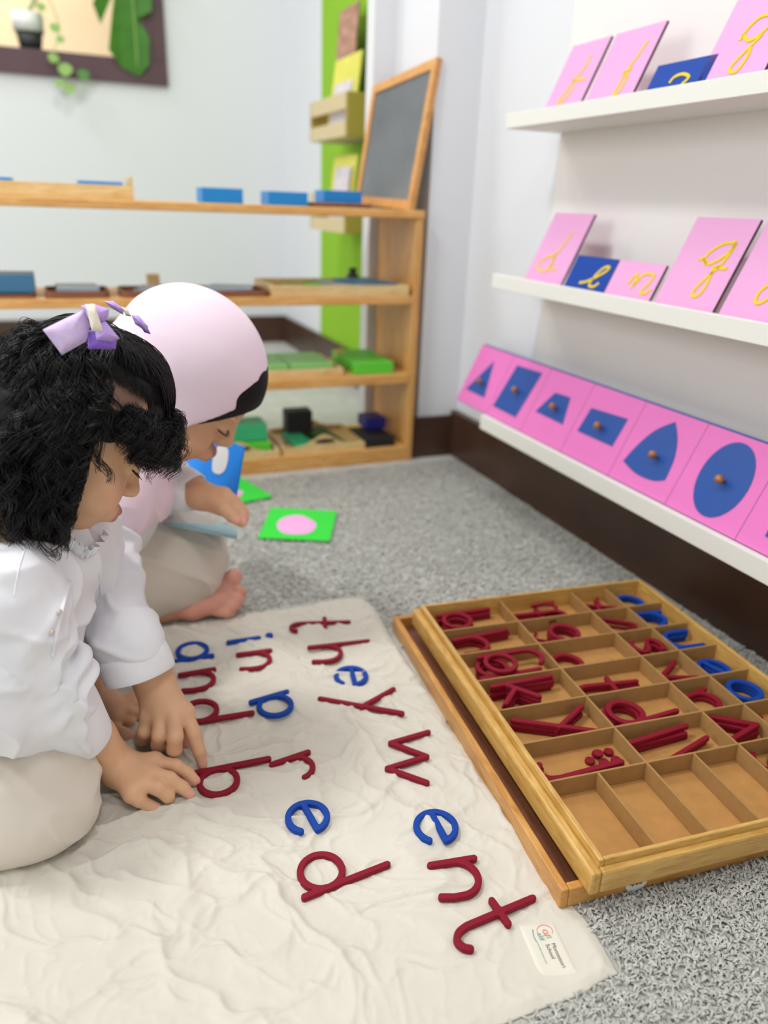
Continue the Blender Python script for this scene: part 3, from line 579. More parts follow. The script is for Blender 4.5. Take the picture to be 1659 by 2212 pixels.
# ------------------------------------------------------------------ open wooden shelf unit
UX0, UX1, UY0, UY1 = -.62, .832, 1.784, 2.03
un = empty('shelf_unit', (0, UY0, 0), 0, 'open backed pine shelf unit with four levels standing by the white pillar', 'shelf')
def loc_un(mb): return mb.xf(lambda p: p-np.array([0, UY0, 0]))
loc_un(MB().box(UX1-.018, UX1, UY0, UY1, 0, .6115, .002)).build('side_panel', M['pine_x'], un); loc_un(MB().box(UX0, UX0+.018, UY0, UY1, 0, .6115, .002)).build('side_panel', M['pine_x'], un)
for z0, z1 in ((.613, .632), (.412, .431), (.212, .236), (.008, .040)):
    loc_un(MB().box(UX0+.0181, UX1-.0181 if z1 < .6 else UX1+.002, UY0, UY1, z0, z1, .002) if z1 < .6 else MB().box(UX0-.002, UX1+.002, UY0-.003, UY1, .6118, .6305, .003)).build('shelf', M['pine'], un)
loc_un(MB().box(UX0+.0181, UX1-.0181, UY0+.002, UY0+.018, .0, .0079)).build('plinth', M['pine'], un)
ZT, Z2, Z3, Z4 = .6307, .431, .236, .040
# measured tops: the top board shows at z = .63 - .65
def X(x, y, Y): return ony(x, y, Y)[0]
def block(name, px0, px1, Y, z0, z1, dy, m, label, cat, group=None, b=.002):
    x0, x1 = X(px0, 600, Y), X(px1, 600, Y); xc = (x0+x1)/2
    o = MB().box((x0-x1)/2, (x1-x0)/2, 0, dy, 0, z1-z0, b).build(name, M[m]); o.location = (xc, Y, z0); return tag(o, label, cat, group)
def open_box(name, x0, x1, Y, z0, h, dy, m, label, cat, group=None, t=.005):
    e = empty(name, ((x0+x1)/2, Y, z0), 0, label, cat, group); w_ = (x1-x0)/2
    MB().box(-w_+t, w_-t, t, dy-t, 0, t).build('bottom', M[m], e)
    for a in ((-w_, -w_+t, 0, dy), (w_-t, w_, 0, dy), (-w_+t, w_-t, 0, t), (-w_+t, w_-t, dy-t, dy)): MB().box(a[0], a[1], a[2], a[3], 0, h, .0008).build('side', M[m], e)
    return e
GB = 'blue boxes on top of the shelf unit'
for p0, p1, zz, lb in ((437, 525, .662, 'open bright blue box on the shelf top, leftmost of three'), (580, 665, .660, 'open bright blue box on the shelf top, middle of three'), (700, 782, .668, 'open bright blue box in front of the blackboard')):
    Y = UY0+.05 if p0 < 690 else UY0+.10
    z0 = ZT+(.0 if p0 < 690 else .010)
    open_box('blue_box', X(p0, 430, Y), X(p1, 430, Y), Y, z0, zz-z0, .075, 'skyblue', lb, 'box', GB, .003)
block('dark_tray', 672, 800, UY0+.06, ZT, ZT+.0095, .15, 'lidfloor', 'flat dark tray under the blue box in front of the blackboard', 'tray')
tr = open_box('pale_tray', X(-90, 430, UY0+.03), X(290, 430, UY0+.03), UY0+.03, ZT, .028, .17, 'pale', 'long pale wooden tray at the left end of the shelf top', 'tray')
MB().box(.205, .211, .03, .14, .028, .046, .002).build('handle', M['pale'], tr).location = (X(290, 430, UY0+.03)-.208-(X(-90, 430, UY0+.03)+X(290, 430, UY0+.03))/2-.001, 0, 0)
for p0, p1, lb in ((-60, 54, 'bright blue slab lying in the pale tray, cut by the photo edge'), (190, 283, 'bright blue slab lying at the right end of the pale tray')):
    block('blue_slab', p0, p1, UY0+.06, ZT+.0051, ZT+.0345, .1, 'skyblue', lb, 'block', 'blue slabs in the pale tray')
# blackboard
bp = [ony(885, 450, 1.787), ony(945, 122, 1.800), ony(805, 186, 2.035), ony(766, 430, 2.02)]; bp[0][2] = ZT; bp[3][2] = ZT+.010
bb = empty('blackboard', tuple((bp[0]+bp[3])/2), label='slate blackboard in a pine frame standing on the shelf unit', cat='blackboard')
def quadpt(u, v, d=0):
    a = bp[3]*(1-u)*(1-v)+bp[0]*u*(1-v)+bp[1]*u*v+bp[2]*(1-u)*v; n = np.cross(bp[0]-bp[3], bp[2]-bp[3]); n /= np.linalg.norm(n); return a+n*d-np.array(bb.location)
def slab(name, u0, u1, v0, v1, d0, d1, m):
    v = [quadpt(u, w_, d) for d in (d0, d1) for w_ in (v0, v1) for u in (u0, u1)]; return mesh_obj(name, v, [(0, 2, 3, 1), (4, 5, 7, 6), (0, 1, 5, 4), (2, 6, 7, 3), (0, 4, 6, 2), (1, 3, 7, 5)], M[m], bb)
slab('slate', .04, .96, .05, .95, -.012, -.004, 'slate')
slab('frame_rail', 0, 1, 0, .068, -.016, 0, 'frame'); slab('frame_rail', 0, 1, .932, 1, -.016, 0, 'frame'); slab('frame_rail', 0, .06, .0681, .9319, -.016, 0, 'frame'); slab('frame_rail', .935, 1, .0681, .9319, -.016, 0, 'frame')
# second level
block('blue_case', -70, 72, UY0+.05, Z2+.008, Z2+.045, .1, 'steel', 'steel blue box at the left end of the second level', 'box')
def round_tray(x0, x1, Y, z, label, m='brown', g=None, h=.014, dy=.12):
    e = empty('tray', ((x0+x1)/2, Y, z), 0, label, 'tray', g); w_ = (x1-x0)/2
    P = [(sx*(w_-.015)+.015*math.cos(a), dy/2+sy*(dy/2-.015)+.015*math.sin(a)) for sx, sy, a0 in ((1, 1, 0), (-1, 1, 90), (-1, -1, 180), (1, -1, 270)) for a in [math.radians(a0+t) for t in (0, 30, 60, 90)]]
    MB().prism(P, 0, .004).build('base', M[m], e)
    n = len(P); Q = [(p[0]*.92, dy/2+(p[1]-dy/2)*.9) for p in P]; v = [(p[0], p[1], zz) for zz in (.0041, h) for p in P]+[(p[0], p[1], zz) for zz in (.0041, h) for p in Q]; f = []
    for i in range(n): j = (i+1) % n; f += [(i, j, n+j, n+i), (2*n+j, 2*n+i, 3*n+i, 3*n+j), (n+i, n+j, 3*n+j, 3*n+i), (j, i, 2*n+i, 2*n+j)]
    mesh_obj('rim', v, f, M[m], e); return e
TG = 'brown trays on the second level'
round_tray(X(-60, 640, UY0+.03), X(76, 640, UY0+.03), UY0+.03, Z2, 'brown tray holding the steel blue box on the second level', g=TG, h=.0075)
round_tray(X(97, 640, UY0+.02), X(238, 640, UY0+.02), UY0+.02, Z2, 'brown tray with pale grey cards, second from the left on the second level', g=TG)
round_tray(X(262, 640, UY0+.02), X(400, 640, UY0+.02), UY0+.02, Z2, 'brown tray with grey blue cards above the pink hood', g=TG)
round_tray(X(430, 640, UY0+.02), X(582, 640, UY0+.02), UY0+.02, Z2, 'brown tray with tilted cards left of the pine picture tray', g=TG)
def sheet(name, x, y, z, w_, d_, rot, tilt, m, label, g=None, th=.003, cat='card'):
    o = MB().box(-w_/2, w_/2, -d_/2, d_/2, 0, th).build(name, M[m]); o.location = (x, y, z); o.rotation_euler = (tilt, 0, rot); return tag(o, label, cat, g)
for k in range(3): sheet('grey_card', X(166, 620, UY0+.08), UY0+.075, Z2+.0045+.006*k, .085, .08, .03*k, .0, 'greyblue', 'pale grey card in the second brown tray, '+('bottom', 'middle', 'top')[k]+' of the pile', 'grey cards on the second level', .0055)
for k in range(3): sheet('grey_card', X(335+12*k, 620, UY0+.08), UY0+.078, Z2+.0045+.005*k, .095, .075, .1*k-.1, 0, 'greyblue', 'grey blue card in the tray above the pink hood, '+('bottom', 'middle', 'top')[k]+' of the pile', 'grey cards on the second level', .0045)
for k in range(3): sheet('grey_card', X(480+10*k, 620, UY0+.08), UY0+.08, Z2+.0045+.005*k, .10, .072, -.15*k, 0, 'greyblue', 'grey card in the tray beside the pine picture tray, '+('bottom', 'middle', 'top')[k]+' of the pile', 'grey cards on the second level', .0045)
block('small_bin', 318, 345, UY0+.17, Z2, Z2+.036, .03, 'pale', 'small pale container behind the grey cards on the second level', 'box')
x0, x1 = X(598, 620, UY0+.005), X(884, 620, UY0+.005)
pt = open_box('picture_tray', x0-.01, x1, UY0+.005, Z2, .026, .19, 'pale', 'pale wooden tray full of picture cards on the second level', 'tray', t=.008)
cols = [('limel', -.075), ('lime', -.01), ('greyblue', .035), ('steel', .085)]
for k, (m, dx) in enumerate(cols):
    sheet('picture_card', (x0+x1)/2+dx, UY0+.10, Z2+.0055+.006*k, .10, .15, .12*(k-1.5), 0, m, ('green picture card at the left of the picture tray', 'bright green picture card near the middle of the picture tray', 'pale picture card in the picture tray', 'dark blue picture card at the right of the picture tray')[k], 'picture cards in the picture tray', .0055)
MB_ = MB().lathe([(.012, 0), (.018, .012), (.016, .03), (.009, .04), (.012, .05)], (0, 0, 0), 20); vs_ = MB_.build('vase', M['pot'], smooth=True); vs_.location = (X(762, 560, UY0+.215), UY0+.214, Z2); tag(vs_, 'small dark vase at the back of the second level behind the picture tray', 'vase')
# third level
toy = empty('toy_bag', (X(42, 720, UY0+.04), UY0+.06, Z3), 0, 'yellow rounded toy with a black and red mouth on the third level', 'toy')
Ft = Field((-.11, -.04, -.005), (.11, .07, .12), .004); Ft.ell((-.02, .01, .05), (.085, .035, .055), k=.02); Ft.ell((.05, .012, .045), (.05, .03, .045), k=.03); v, f = Ft.mesh(); v[:, 2] = np.maximum(v[:, 2], 0); mesh_obj('body', v, f, mat('toy_yellow', '#e7bf3e', .7), toy, True)
MB().lathe([(.0001, 0), (.019, 0), (.019, .004)], seg=20).xf(lambda p: (p[0]-.012, -.029-p[2], .066+p[1]*.8)).build('mouth', M['black'], toy)
MB().box(-.030, .006, -.036, -.031, .074, .088, .002).build('tongue', mat('toy_red', '#e2582f', .6), toy)
gt = open_box('pale_tray', X(440, 780, UY0+.02), X(742, 780, UY0+.02), UY0+.02, Z3, .020, .20, 'pale', 'pale wooden tray of green boxes on the third level', 'tray', t=.008)
block('green_box', 455, 622, UY0+.035, Z3+.0055, Z3+.030, .16, 'limel', 'pale green box at the left of the third level tray', 'box', 'green boxes on the third level'); block('green_box', 626, 722, UY0+.035, Z3+.0055, Z3+.030, .16, 'limel', 'pale green box at the right of the third level tray', 'box', 'green boxes on the third level')
gl = block('green_box', 772, 858, UY0+.02, Z3, Z3+.030, .19, 'lime', 'bright green box near the right end of the third level', 'box', 'green boxes on the third level')
MB().tube([(X(745, 760, UY0+.1)+.012*math.cos(t)-gt.location[0], .12, .024+.02*math.sin(t)) for t in np.linspace(0, math.pi, 10)], .004, 8).build('handle', M['pale'], gt)
# bottom level
def wave_tray(px0, px1, Y, label, dy=.19):
    x0, x1 = X(px0, 980, Y), X(px1, 980, Y); w_ = (x1-x0)/2; e = empty('handled_tray', ((x0+x1)/2, Y, Z4), 0, label, 'tray', 'wave handled trays on the bottom level')
    MB().box(-w_+.006, w_-.006, .006, dy-.006, 0, .006).build('bottom', M['pale'], e)
    MB().box(-w_, -w_+.006, .006, dy-.006, 0, .02).build('side', M['pale'], e); MB().box(w_-.006, w_, .006, dy-.006, 0, .02).build('side', M['pale'], e)
    for y in (0, dy-.006):
        n = 30; prof = []; holes = []
        up_ = [(-w_+2*w_*i/n, .018+.028*math.exp(-((i/n-.5)/.17)**2)) for i in range(n+1)]
        v = []; f = []
        for yy in (y, y+.006):
            for x, z in up_:
                hz = .020 if abs(x) > w_*.28 else .024; v += [(x, yy, 0), (x, yy, z)]
        N_ = 2*(n+1)
        for i in range(n): a = 2*i; f += [(a, a+2, a+3, a+1), (N_+a+1, N_+a+3, N_+a+2, N_+a), (a+1, a+3, N_+a+3, N_+a+1)]
        f += [(0, 1, N_+1, N_), (N_-2, 2*N_-2, 2*N_-1, N_-1)]
        h_ = mesh_obj('handle_side', v, f, M['pale'], e)
        if y == 0: MB().prism([(.028*math.cos(t), .006*math.sin(t)) for t in np.linspace(0, 2*math.pi, 16, endpoint=False)], 0, .0012).xf(lambda p: (p[0], -p[2], .030+p[1])).build('hand_hole', M['pot'], h_)
    return e
wave_tray(612, 788, UY0+.012, 'wooden tray with a wavy handle at the middle of the bottom level'); wave_tray(430, 604, UY0+.004, 'wooden tray with a wavy handle behind the blue card')
block('lime_block', 500, 578, UY0+.03, Z4+.0065, Z4+.032, .10, 'lime', 'lime green block in the left handled tray', 'box'); block('teal_box', 495, 570, UY0+.05, Z4+.033, Z4+.075, .08, 'teal', 'teal box standing on the lime block', 'box')
block('black_box', 617, 675, UY0+.12, Z4+.0065, Z4+.083, .05, 'black', 'black upright box in the middle of the bottom level', 'box')
sheet('dark_green_board', X(700, 940, UY0+.1), UY0+.09, Z4+.012, .055, .12, .25, .12, 'dgreen', 'dark green board in the middle handled tray', None, .01, 'board'); sheet('green_board', X(645, 940, UY0+.08), UY0+.08, Z4+.012, .05, .11, .2, .1, 'teal', 'teal board at the left of the middle handled tray', None, .008, 'board')
block('black_case', 794, 868, UY0+.015, Z4, Z4+.024, .12, 'black', 'flat black case at the right end of the bottom level', 'box'); block('navy_box', 800, 846, UY0+.10, Z4+.0245, Z4+.055, .07, 'navy', 'navy blue box on the black case', 'box')
# window opening with plants
wn = MB(); t = .088
wn.box(wx0, wx1, YB-.02, YB+.16, wz0-.0, wz0+.001)
WF = empty('window_1', (wx1, YB, wz0)); WF['kind'] = 'structure'; WF['label'] = 'dark brown window frame'
rel = lambda mb: mb.xf(lambda p: p-np.array([wx1, YB, wz0]))
rel(MB().box(wx0, wx1+t, YB-.022, YB+.17, wz0-t, wz0, .003)).build('frame_rail', M['dkwood'], WF); rel(MB().box(wx1, wx1+t, YB-.022, YB+.17, wz0, wz1, .003)).build('frame_rail', M['dkwood'], WF); rel(MB().box(wx0, wx1+t, YB-.022, YB+.17, wz1, wz1+t, .003)).build('frame_rail', M['dkwood'], WF)
st('wall_beyond', MB().box(-2.6, 1.0, YB+1.0, YB+1.1, .2, 2.6), 'wall'); bpy.data.objects['wall_beyond'].data.materials[0] = mat('cream_wall', '#fbe6c2', .8)
area('room_lamp', (-.4, YB+.5, 2.3), (-.4, YB+.8, 1.2), .5, 16, (1, .93, .80))
def potted():
    p = ony(70, 130, YB+.06); e = empty('plant_pot', (p[0], YB+.07, wz0+.001), 0, 'dark pot with a white rim standing on the window sill', 'pot')
    MB().lathe([(.038, 0), (.05, .065)], seg=20).build('pot_body', M['pot'], e, True); MB().lathe([(.056, .066), (.058, .13), (.05, .131)], seg=20).build('pot_sleeve', M['white'], e, True)
    q = crom([(0, 0, .13), (.09, .01, .25), (.26, 0, .36), (.48, .0, .42)], 6); MB().tube(q, np.linspace(.012, .004, len(q)), 7).build('stem', mat('pale_stem', '#b9b98c', .6), e, True); return e
potted()
def monstera():
    a = ony(270, -40, YB-.04); b = ony(285, 146, YB-.05); e = empty('monstera_leaf', tuple(b), 0, 'large split green monstera leaf hanging over the window frame', 'leaf')
    P = [(-.02, .52), (-.16, .50), (-.17, .44), (-.07, .43), (-.18, .36), (-.165, .27), (-.06, .36), (-.14, .22), (-.115, .15), (-.045, .285), (-.075, .14), (-.09, .06), (-.04, .0), (.03, -.03), (.075, .02), (.085, .12), (.04, .19), (.10, .22), (.105, .30), (.05, .32), (.115, .36), (.10, .45), (.05, .51)]
    s_ = .92; import bmesh
    bm = bmesh.new(); vs = [bm.verts.new((p[0]*s_, .02*math.cos(p[0]*14)-.03*p[1], p[1]*s_)) for p in P]; fc = bm.faces.new(vs); bmesh.ops.triangulate(bm, faces=[fc]); r = bmesh.ops.extrude_face_region(bm, geom=bm.faces[:])
    for v in r['geom']:
        if isinstance(v, bmesh.types.BMVert): v.co.y += .0012
    me = bpy.data.meshes.new('blade'); bm.to_mesh(me); bm.free(); me.materials.append(M['leaf']); o = bpy.data.objects.new('blade', me); C.objects.link(o); o.parent = e
    MB().tube(crom([(0, -.005, .5), (.02, -.012, .25), (.02, -.012, 0)], 6), .003, 6).build('midrib', M['vine'], e, True)
monstera()
wp = ony(310, 152, YB+.02); wpot = MB().lathe([(.030, 0), (.045, .07), (.04, .072)], seg=18).build('white_pot', M['white'], smooth=True); wpot.location = (wp[0], YB+.07, wz0); tag(wpot, 'small white pot at the right end of the window sill', 'pot')
vi = empty('trailing_vine', tuple(ony(140, 120, YB-.03)), 0, 'thin green trailing vine hanging over the window sill', 'plant'); vo = np.array(vi.location)
pts = crom([ony(105, -5, YB+.02), ony(128, 60, YB-.0), ony(118, 110, YB-.05), ony(135, 150, YB-.05), ony(150, 195, YB-.03)], 8); MB().tube([p-vo for p in pts], .0025, 5).build('stem', M['vine'], vi)
for k, (x, y, s, m) in enumerate([(118, 60, .022, 'vine'), (130, 85, .018, 'vine'), (115, 125, .022, 'vine'), (140, 150, .03, 'vine'), (180, 162, .026, 'leaf'), (150, 192, .024, 'vine'), (128, 180, .02, 'vine'), (88, 15, .02, 'vine')]):
    c = ony(x, y, YB-.055 if y > 70 else YB-.0)-vo; MB().prism([(s*math.cos(t)*(.8 if t > 3.1 else 1), s*.8*math.sin(t)) for t in np.linspace(0, 2*math.pi, 12, endpoint=False)], 0, .0015).xf(lambda p: (c[0]+p[0], c[1]+p[2]+p[1]*.3, c[2]+p[1])).build('leaf', M[m], vi)
# wall rack on the green wall
def rack(zc, h, label, zt):
    Y0, Y1, x0, x1 = 2.39, 2.76, .845, .999
    e = empty('book_rack', (1.0, (Y0+Y1)/2, zc), 0, label, 'rack', 'wall racks on the green wall'); r = lambda mb: mb.xf(lambda p: p-np.array([1.0, (Y0+Y1)/2, zc]))
    r(MB().box(x0, x1, Y0, Y0+.012, zc, zc+h, .002)).build('end_panel', M['racky'], e); r(MB().box(x0, x1, Y1-.012, Y1, zc, zc+h, .002)).build('end_panel', M['racky'], e)
    r(MB().box(x0, x1, Y0+.0121, Y1-.0121, zc, zc+.010)).build('rack_bottom', M['rack'], e); r(MB().box(x0, x0+.010, Y0+.0121, Y1-.0121, zc+.0101, zc+h*.35)).build('slat', M['rack'], e); r(MB().box(x0, x0+.010, Y0+.0121, Y1-.0121, zc+h*.62, zc+h, .001)).build('slat', M['rack'], e)
def rz(px, py, X_=.87): return onx(px, py, X_)
RB = onx(752, 292, .845); RT = onx(752, 195, .845); rack(RB[2], RT[2]-RB[2], 'upper pale wooden wall rack with books on the green wall', 1.5)
RB2 = onx(752, 505, .845); rack(RB2[2], RT[2]-RB[2], 'lower pale wooden wall rack with books on the green wall', 1.1)
def book(name, y0, y1, x0, z0, z1, m, label, lean=.05, spots=()):
    e = MB(); v = []
    for th in (0, .006):
        for yy, zz in ((y0, z0), (y1, z0), (y1, z1), (y0, z1)): v.append((x0+th+(zz-z0)*lean/(z1-z0), yy, zz))
    o = MB().add(v, [(0, 1, 2, 3), (7, 6, 5, 4), (0, 4, 5, 1), (1, 5, 6, 2), (2, 6, 7, 3), (3, 7, 4, 0)]).build(name, m); return tag(o, label, 'book', 'picture books in the wall racks')
bk = mat('book_red', '#b98a76', .6, var=.5, vscale=40); by = mat('book_yellow', '#e2dc60', .6, var=.12, vscale=15); bw_ = mat('book_pale', '#dcd4dc', .6, var=.25, vscale=25)
zr = RB[2]
book('picture_book', 2.62, 2.80, .93, zr+.011, onx(755, 8, .95)[2], bk, 'tall reddish book standing highest in the upper wall rack', .03)
bo = book('picture_book', 2.42, 2.66, .870, zr+.011, onx(770, 120, .92)[2], by, 'yellow topped book in the front of the upper wall rack', .03)
block('book_stack', 0, 1, 2.41, zr+.012, onx(795, 10, .98)[2], .02, 'pot', 'dark books at the near end of the upper wall rack', 'book'); bpy.data.objects['book_stack'].location.x = .965; bpy.data.objects['book_stack'].scale.x = 30
book('picture_book', 2.46, 2.62, .858, zr+.011, zr+.011+(onx(770, 150, .9)[2]-zr)*.8, bw_, 'pale picture book in the upper wall rack', .0275)
book('picture_book', 2.44, 2.66, .870, RB2[2]+.011, onx(765, 335, .92)[2], by, 'yellow book in the lower wall rack', .03); book('picture_book', 2.46, 2.60, .858, RB2[2]+.011, onx(760, 360, .9)[2], bw_, 'pale round topped picture book in the lower wall rack', .0275)

# ------------------------------------------------------------------ felt cards on the carpet near the second child
fg = mat('felt_green', '#47e04f', .85, .1, bump=.2, bscale=500); fp = mat('felt_pink', '#f6b5e6', .85, .1); 
def felt(pts, label, hole, z=.006):
    c = np.mean([onz(*p, z) for p in pts], 0); W = [onz(*p, z)-c for p in pts]; e = empty('felt_card', tuple(c), 0, label, 'card', 'green felt cards')
    Q = crom(W, 5, True); Q = np.array([W[i]*(1-t)+W[(i+1) % len(W)]*t for i in range(len(W)) for t in np.linspace(0, 1, 6)[:-1]])
    MB().prism([(q[0], q[1]) for q in Q], 0, .0022).build('card_base', fg, e)
    H_ = [onz(*p, z+.003)-c for p in hole]; Hc = crom(H_, 4, True); MB().prism([(q[0], q[1]) for q in Hc], .0023, .0032).build('pink_shape', fp, e); return e
felt([(557, 1163), (712, 1170), (728, 1106), (586, 1098)], 'bright green felt card with a pink shape lying alone on the carpet', [(598, 1135), (612, 1118), (650, 1113), (683, 1132), (665, 1152), (615, 1152)])
felt([(490, 1092), (590, 1074), (520, 1032), (470, 1050)], 'green felt card partly behind the blue card', [(508, 1078), (524, 1066), (522, 1060), (505, 1062)])
# blue card held upright
P4 = [dep(394, 1030, 1.30), dep(508, 1078, 1.22), dep(527, 965, 1.22), dep(455, 948, 1.30)]
P4[3] = P4[0]+(P4[2]-P4[1]); bc = empty('picture_card', tuple(P4[1]), 0, 'bright blue card with a white oval standing behind the far hand', 'card')
o4 = P4[1]; n4 = np.cross(P4[1]-P4[0], P4[3]-P4[0]); n4 /= np.linalg.norm(n4); n4 = n4 if n4@(EYE-o4) > 0 else -n4
v = [q-o4+n4*d for d in (-.003, 0) for q in P4]; mesh_obj('card_base', v, [(3, 2, 1, 0), (4, 5, 6, 7), (0, 1, 5, 4), (1, 2, 6, 5), (2, 3, 7, 6), (3, 0, 4, 7)], mat('card_blue', '#0f8ff2', .5), bc)
def on4(pts, name, m, d=.0012):
    Q = [onplane(x, y, o4+n4*d, n4)-o4 for x, y in pts]; Q = crom(Q, 4, True); n = len(Q); f = [tuple(range(n)), tuple(range(2*n-1, n-1, -1))]+[(i, (i+1) % n, n+(i+1) % n, n+i) for i in range(n)]; mesh_obj(name, list(Q)+[q-n4*.001 for q in Q], f, m, bc)
on4([(475, 961), (490, 968), (493, 985), (487, 1012), (475, 1024), (461, 1020), (458, 1006), (463, 980)], 'white_oval', M['white']); on4([(468, 1066), (476, 1056), (490, 1056), (500, 1070), (488, 1072)], 'yellow_spot', mat('spot_yellow', '#f0b429', .6))
# pale blue card on the knee of the second child
P5 = [dep(300, 1118, 1.20), dep(512, 1160, 1.10), dep(512, 1142, 1.22), dep(330, 1086, 1.34)]; o5 = P5[0]
v = [q-o5+np.array([0, 0, d]) for d in (-.004, 0) for q in P5]; lb = mesh_obj('pale_blue_folder', v, [(3, 2, 1, 0), (4, 5, 6, 7), (0, 1, 5, 4), (1, 2, 6, 5), (2, 3, 7, 6), (3, 0, 4, 7)], mat('folder_blue', '#a7cdd6', .6)); lb.location = tuple(o5); tag(lb, 'pale blue folder resting across the knee of the child in the pink headscarf', 'folder')

# coral card with a dark stripe, mostly behind the curls
cc = dep(388, 980, 1.22); cd = empty('coral_card', tuple(cc), 0, 'small coral red card edge with a dark stripe below the far child\'s chin', 'card')
MB().box(-.018, .018, 0, .003, -.012, .007).build('card_base', mat('coral', '#f0605a', .6), cd); MB().box(-.002, .010, -.0006, -.0001, -.012, .007).build('dark_stripe', M['slate'], cd)

# ------------------------------------------------------------------ the two children
def axes(y, p, r):
    y, p, r = map(math.radians, (y, p, r)); cy_, sy, cp, sp = math.cos(y), math.sin(y), math.cos(p), math.sin(p)
    Fw = np.array([cp*cy_, cp*sy, -sp]); U_ = np.array([sp*cy_, sp*sy, cp]); Rt = np.cross(Fw, U_); c, s = math.cos(r), math.sin(r)
    return np.array([Fw, c*Rt+s*U_, c*U_-s*Rt])            # rows: forward, right, up
SK = np.array(srgb('#e0b18b')[:3]); SKP = np.array(srgb('#e0a68f')[:3]); LIP = np.array(srgb('#c07a72')[:3]); BROW = np.array(srgb('#3a2620')[:3])
skin = mat('child_skin', '#c08a66', .48, .35, sss=.18, sssr=(.012, .004, .002), attr='col', bump=.04, bscale=700, var=.05, vscale=60)
hairm = mat('black_hair', '#0d0b0c', .38, .45); hairm2 = mat('black_hair_base', '#0c0a0b', .6, .3)
shirtm = mat('white_cotton', '#f2f2f6', .8, .2, bump=.10, bscale=1200, sss=0, sheen=.15); trm = mat('beige_twill', '#e0d6c8', .85, .2, bump=.12, bscale=1400, sheen=.15)
def head(Fd, c, A, s=1.0, k=.012, ears=True):
    P = lambda f, r, u: c+s*(A[0]*f+A[1]*r+A[2]*u)
    E_ = lambda f, r, u, rf, rr, ru, k=k, op='add': Fd.ell(P(f, r, u), np.array([rf, rr, ru])*s, A, k, op)
    E_(.006 if ears else 0, 0, .020, .077 if ears else .083, .071, .084 if ears else .079); E_(.028, 0, -.035, .050, .053, .060, .02); E_(.052, 0, -.076, .026, .028, .022, .02)
    for sd in (1, -1):
        E_(.048, sd*.033, -.046, .030, .024, .027, .018)
        E_(.084, sd*.031, -.004, .014, .016, .009, .008, 'sub')
        E_(.0645, sd*.029, -.005, .0160, .0170, .0120, .004); E_(.068, sd*.028, .014, .014, .020, .006, .010)
        
        if ears: E_(-.008, sd*.072, -.012, .014, .006, .022, .005); E_(-.005, sd*.079, -.008, .0075, .005, .013, .004, 'sub')
        E_(.085, sd*.010, -.033, .0080, .0070, .0060, .005)
        E_(.092, sd*.006, -.0405, .0035, .0028, .003, .002, 'sub')
    Fd.cap(P(.074, 0, .004), P(.089, 0, -.024), .007*s, .0080*s, .012); E_(.0925, 0, -.030, .0085, .0088, .0075, .006)
    E_(.080, 0, -.060, .014, .024, .013, .010)
    E_(.0885, 0, -.0555, .0075, .0175, .0046, .004); E_(.087, 0, -.0655, .0075, .0145, .0055, .004)
    Fd.cap(P(.0955, -.013, -.0608), P(.0955, .013, -.0608), .0014*s, .0014*s, .002, 'sub')
    return P
def paint(V, base, spots):
    col = np.tile(base, (len(V), 1))
    for c, rad, cc, soft in spots:
        d = np.linalg.norm(V-np.array(c), axis=1); w_ = np.clip((rad-d)/(soft+1e-6), 0, 1)[:, None]; col = col*(1-w_)+np.array(cc)*w_
    return col
def finish(Fd, name, m, parent, it=2, spots=None, base=None, disp=None):
    V, Fc = Fd.mesh(); V = relax(V, Fc, it, .5)
    if disp is not None: V = relax(V+normals(V, Fc)*disp(V)[:, None], Fc, 2, .45)
    V[:, 2] = np.maximum(V[:, 2], .0022)
    org = np.array(parent.location)
    return mesh_obj(name, V-org, Fc, m, parent, True, paint(V, base, spots) if spots is not None else None)
Z3_ = lambda x, y, z: onz(x, y, z)
def finger(Fd, pts, r0, r1):
    n = len(pts); rs = [r0+(r1-r0)*i/(n-1) for i in range(n)]
    for i in range(1, n-1): rs[i] *= 1.03
    Fd.chain(pts, rs, .0028)

# ---- child in front: curly black hair, white shirt
g1 = empty('person', (-.12, .80, 0), 0, 'child with curly black hair and purple bows, white shirt, holding the red b', 'person', 'children working on the floor')
A1 = axes(2, 38, 10); c1 = np.array([-.008, .818, .424]); S1 = 1.0
B = Field((-.34, .60, -.004), (.13, 1.0, .57), .0017)
P1 = head(B, c1, A1, S1)
neck1 = np.array([-.075, .80, .335]); chest1 = np.array([-.10, .81, .21]); pel1 = np.array([-.20, .82, .09])
B.cap(P1(-.025, 0, -.05), neck1, .036, .037, .015); B.chain([neck1, chest1, pel1], [.045, .06, .075], .02)
shR1, shL1 = np.array([-.085, .715, .285]), np.array([-.02, .885, .275])
wrR1 = Z3_(256, 1657, .032); elR1 = np.array([-.100, .715, .180]); cuR1 = Z3_(200, 1594, .078)
B.cap(neck1, shR1, .035, .03, .02); B.cap(neck1, shL1, .035, .03, .02)
B.chain([shR1, elR1, cuR1, wrR1], [.03, .027, .0245, .0205], .008)
wrL1 = Z3_(219, 1515, .026); elL1 = np.array([-.045, .915, .150]); cuL1 = Z3_(190, 1440, .055); B.chain([shL1, elL1, cuL1, wrL1], [.03, .026, .0225, .0185], .008)
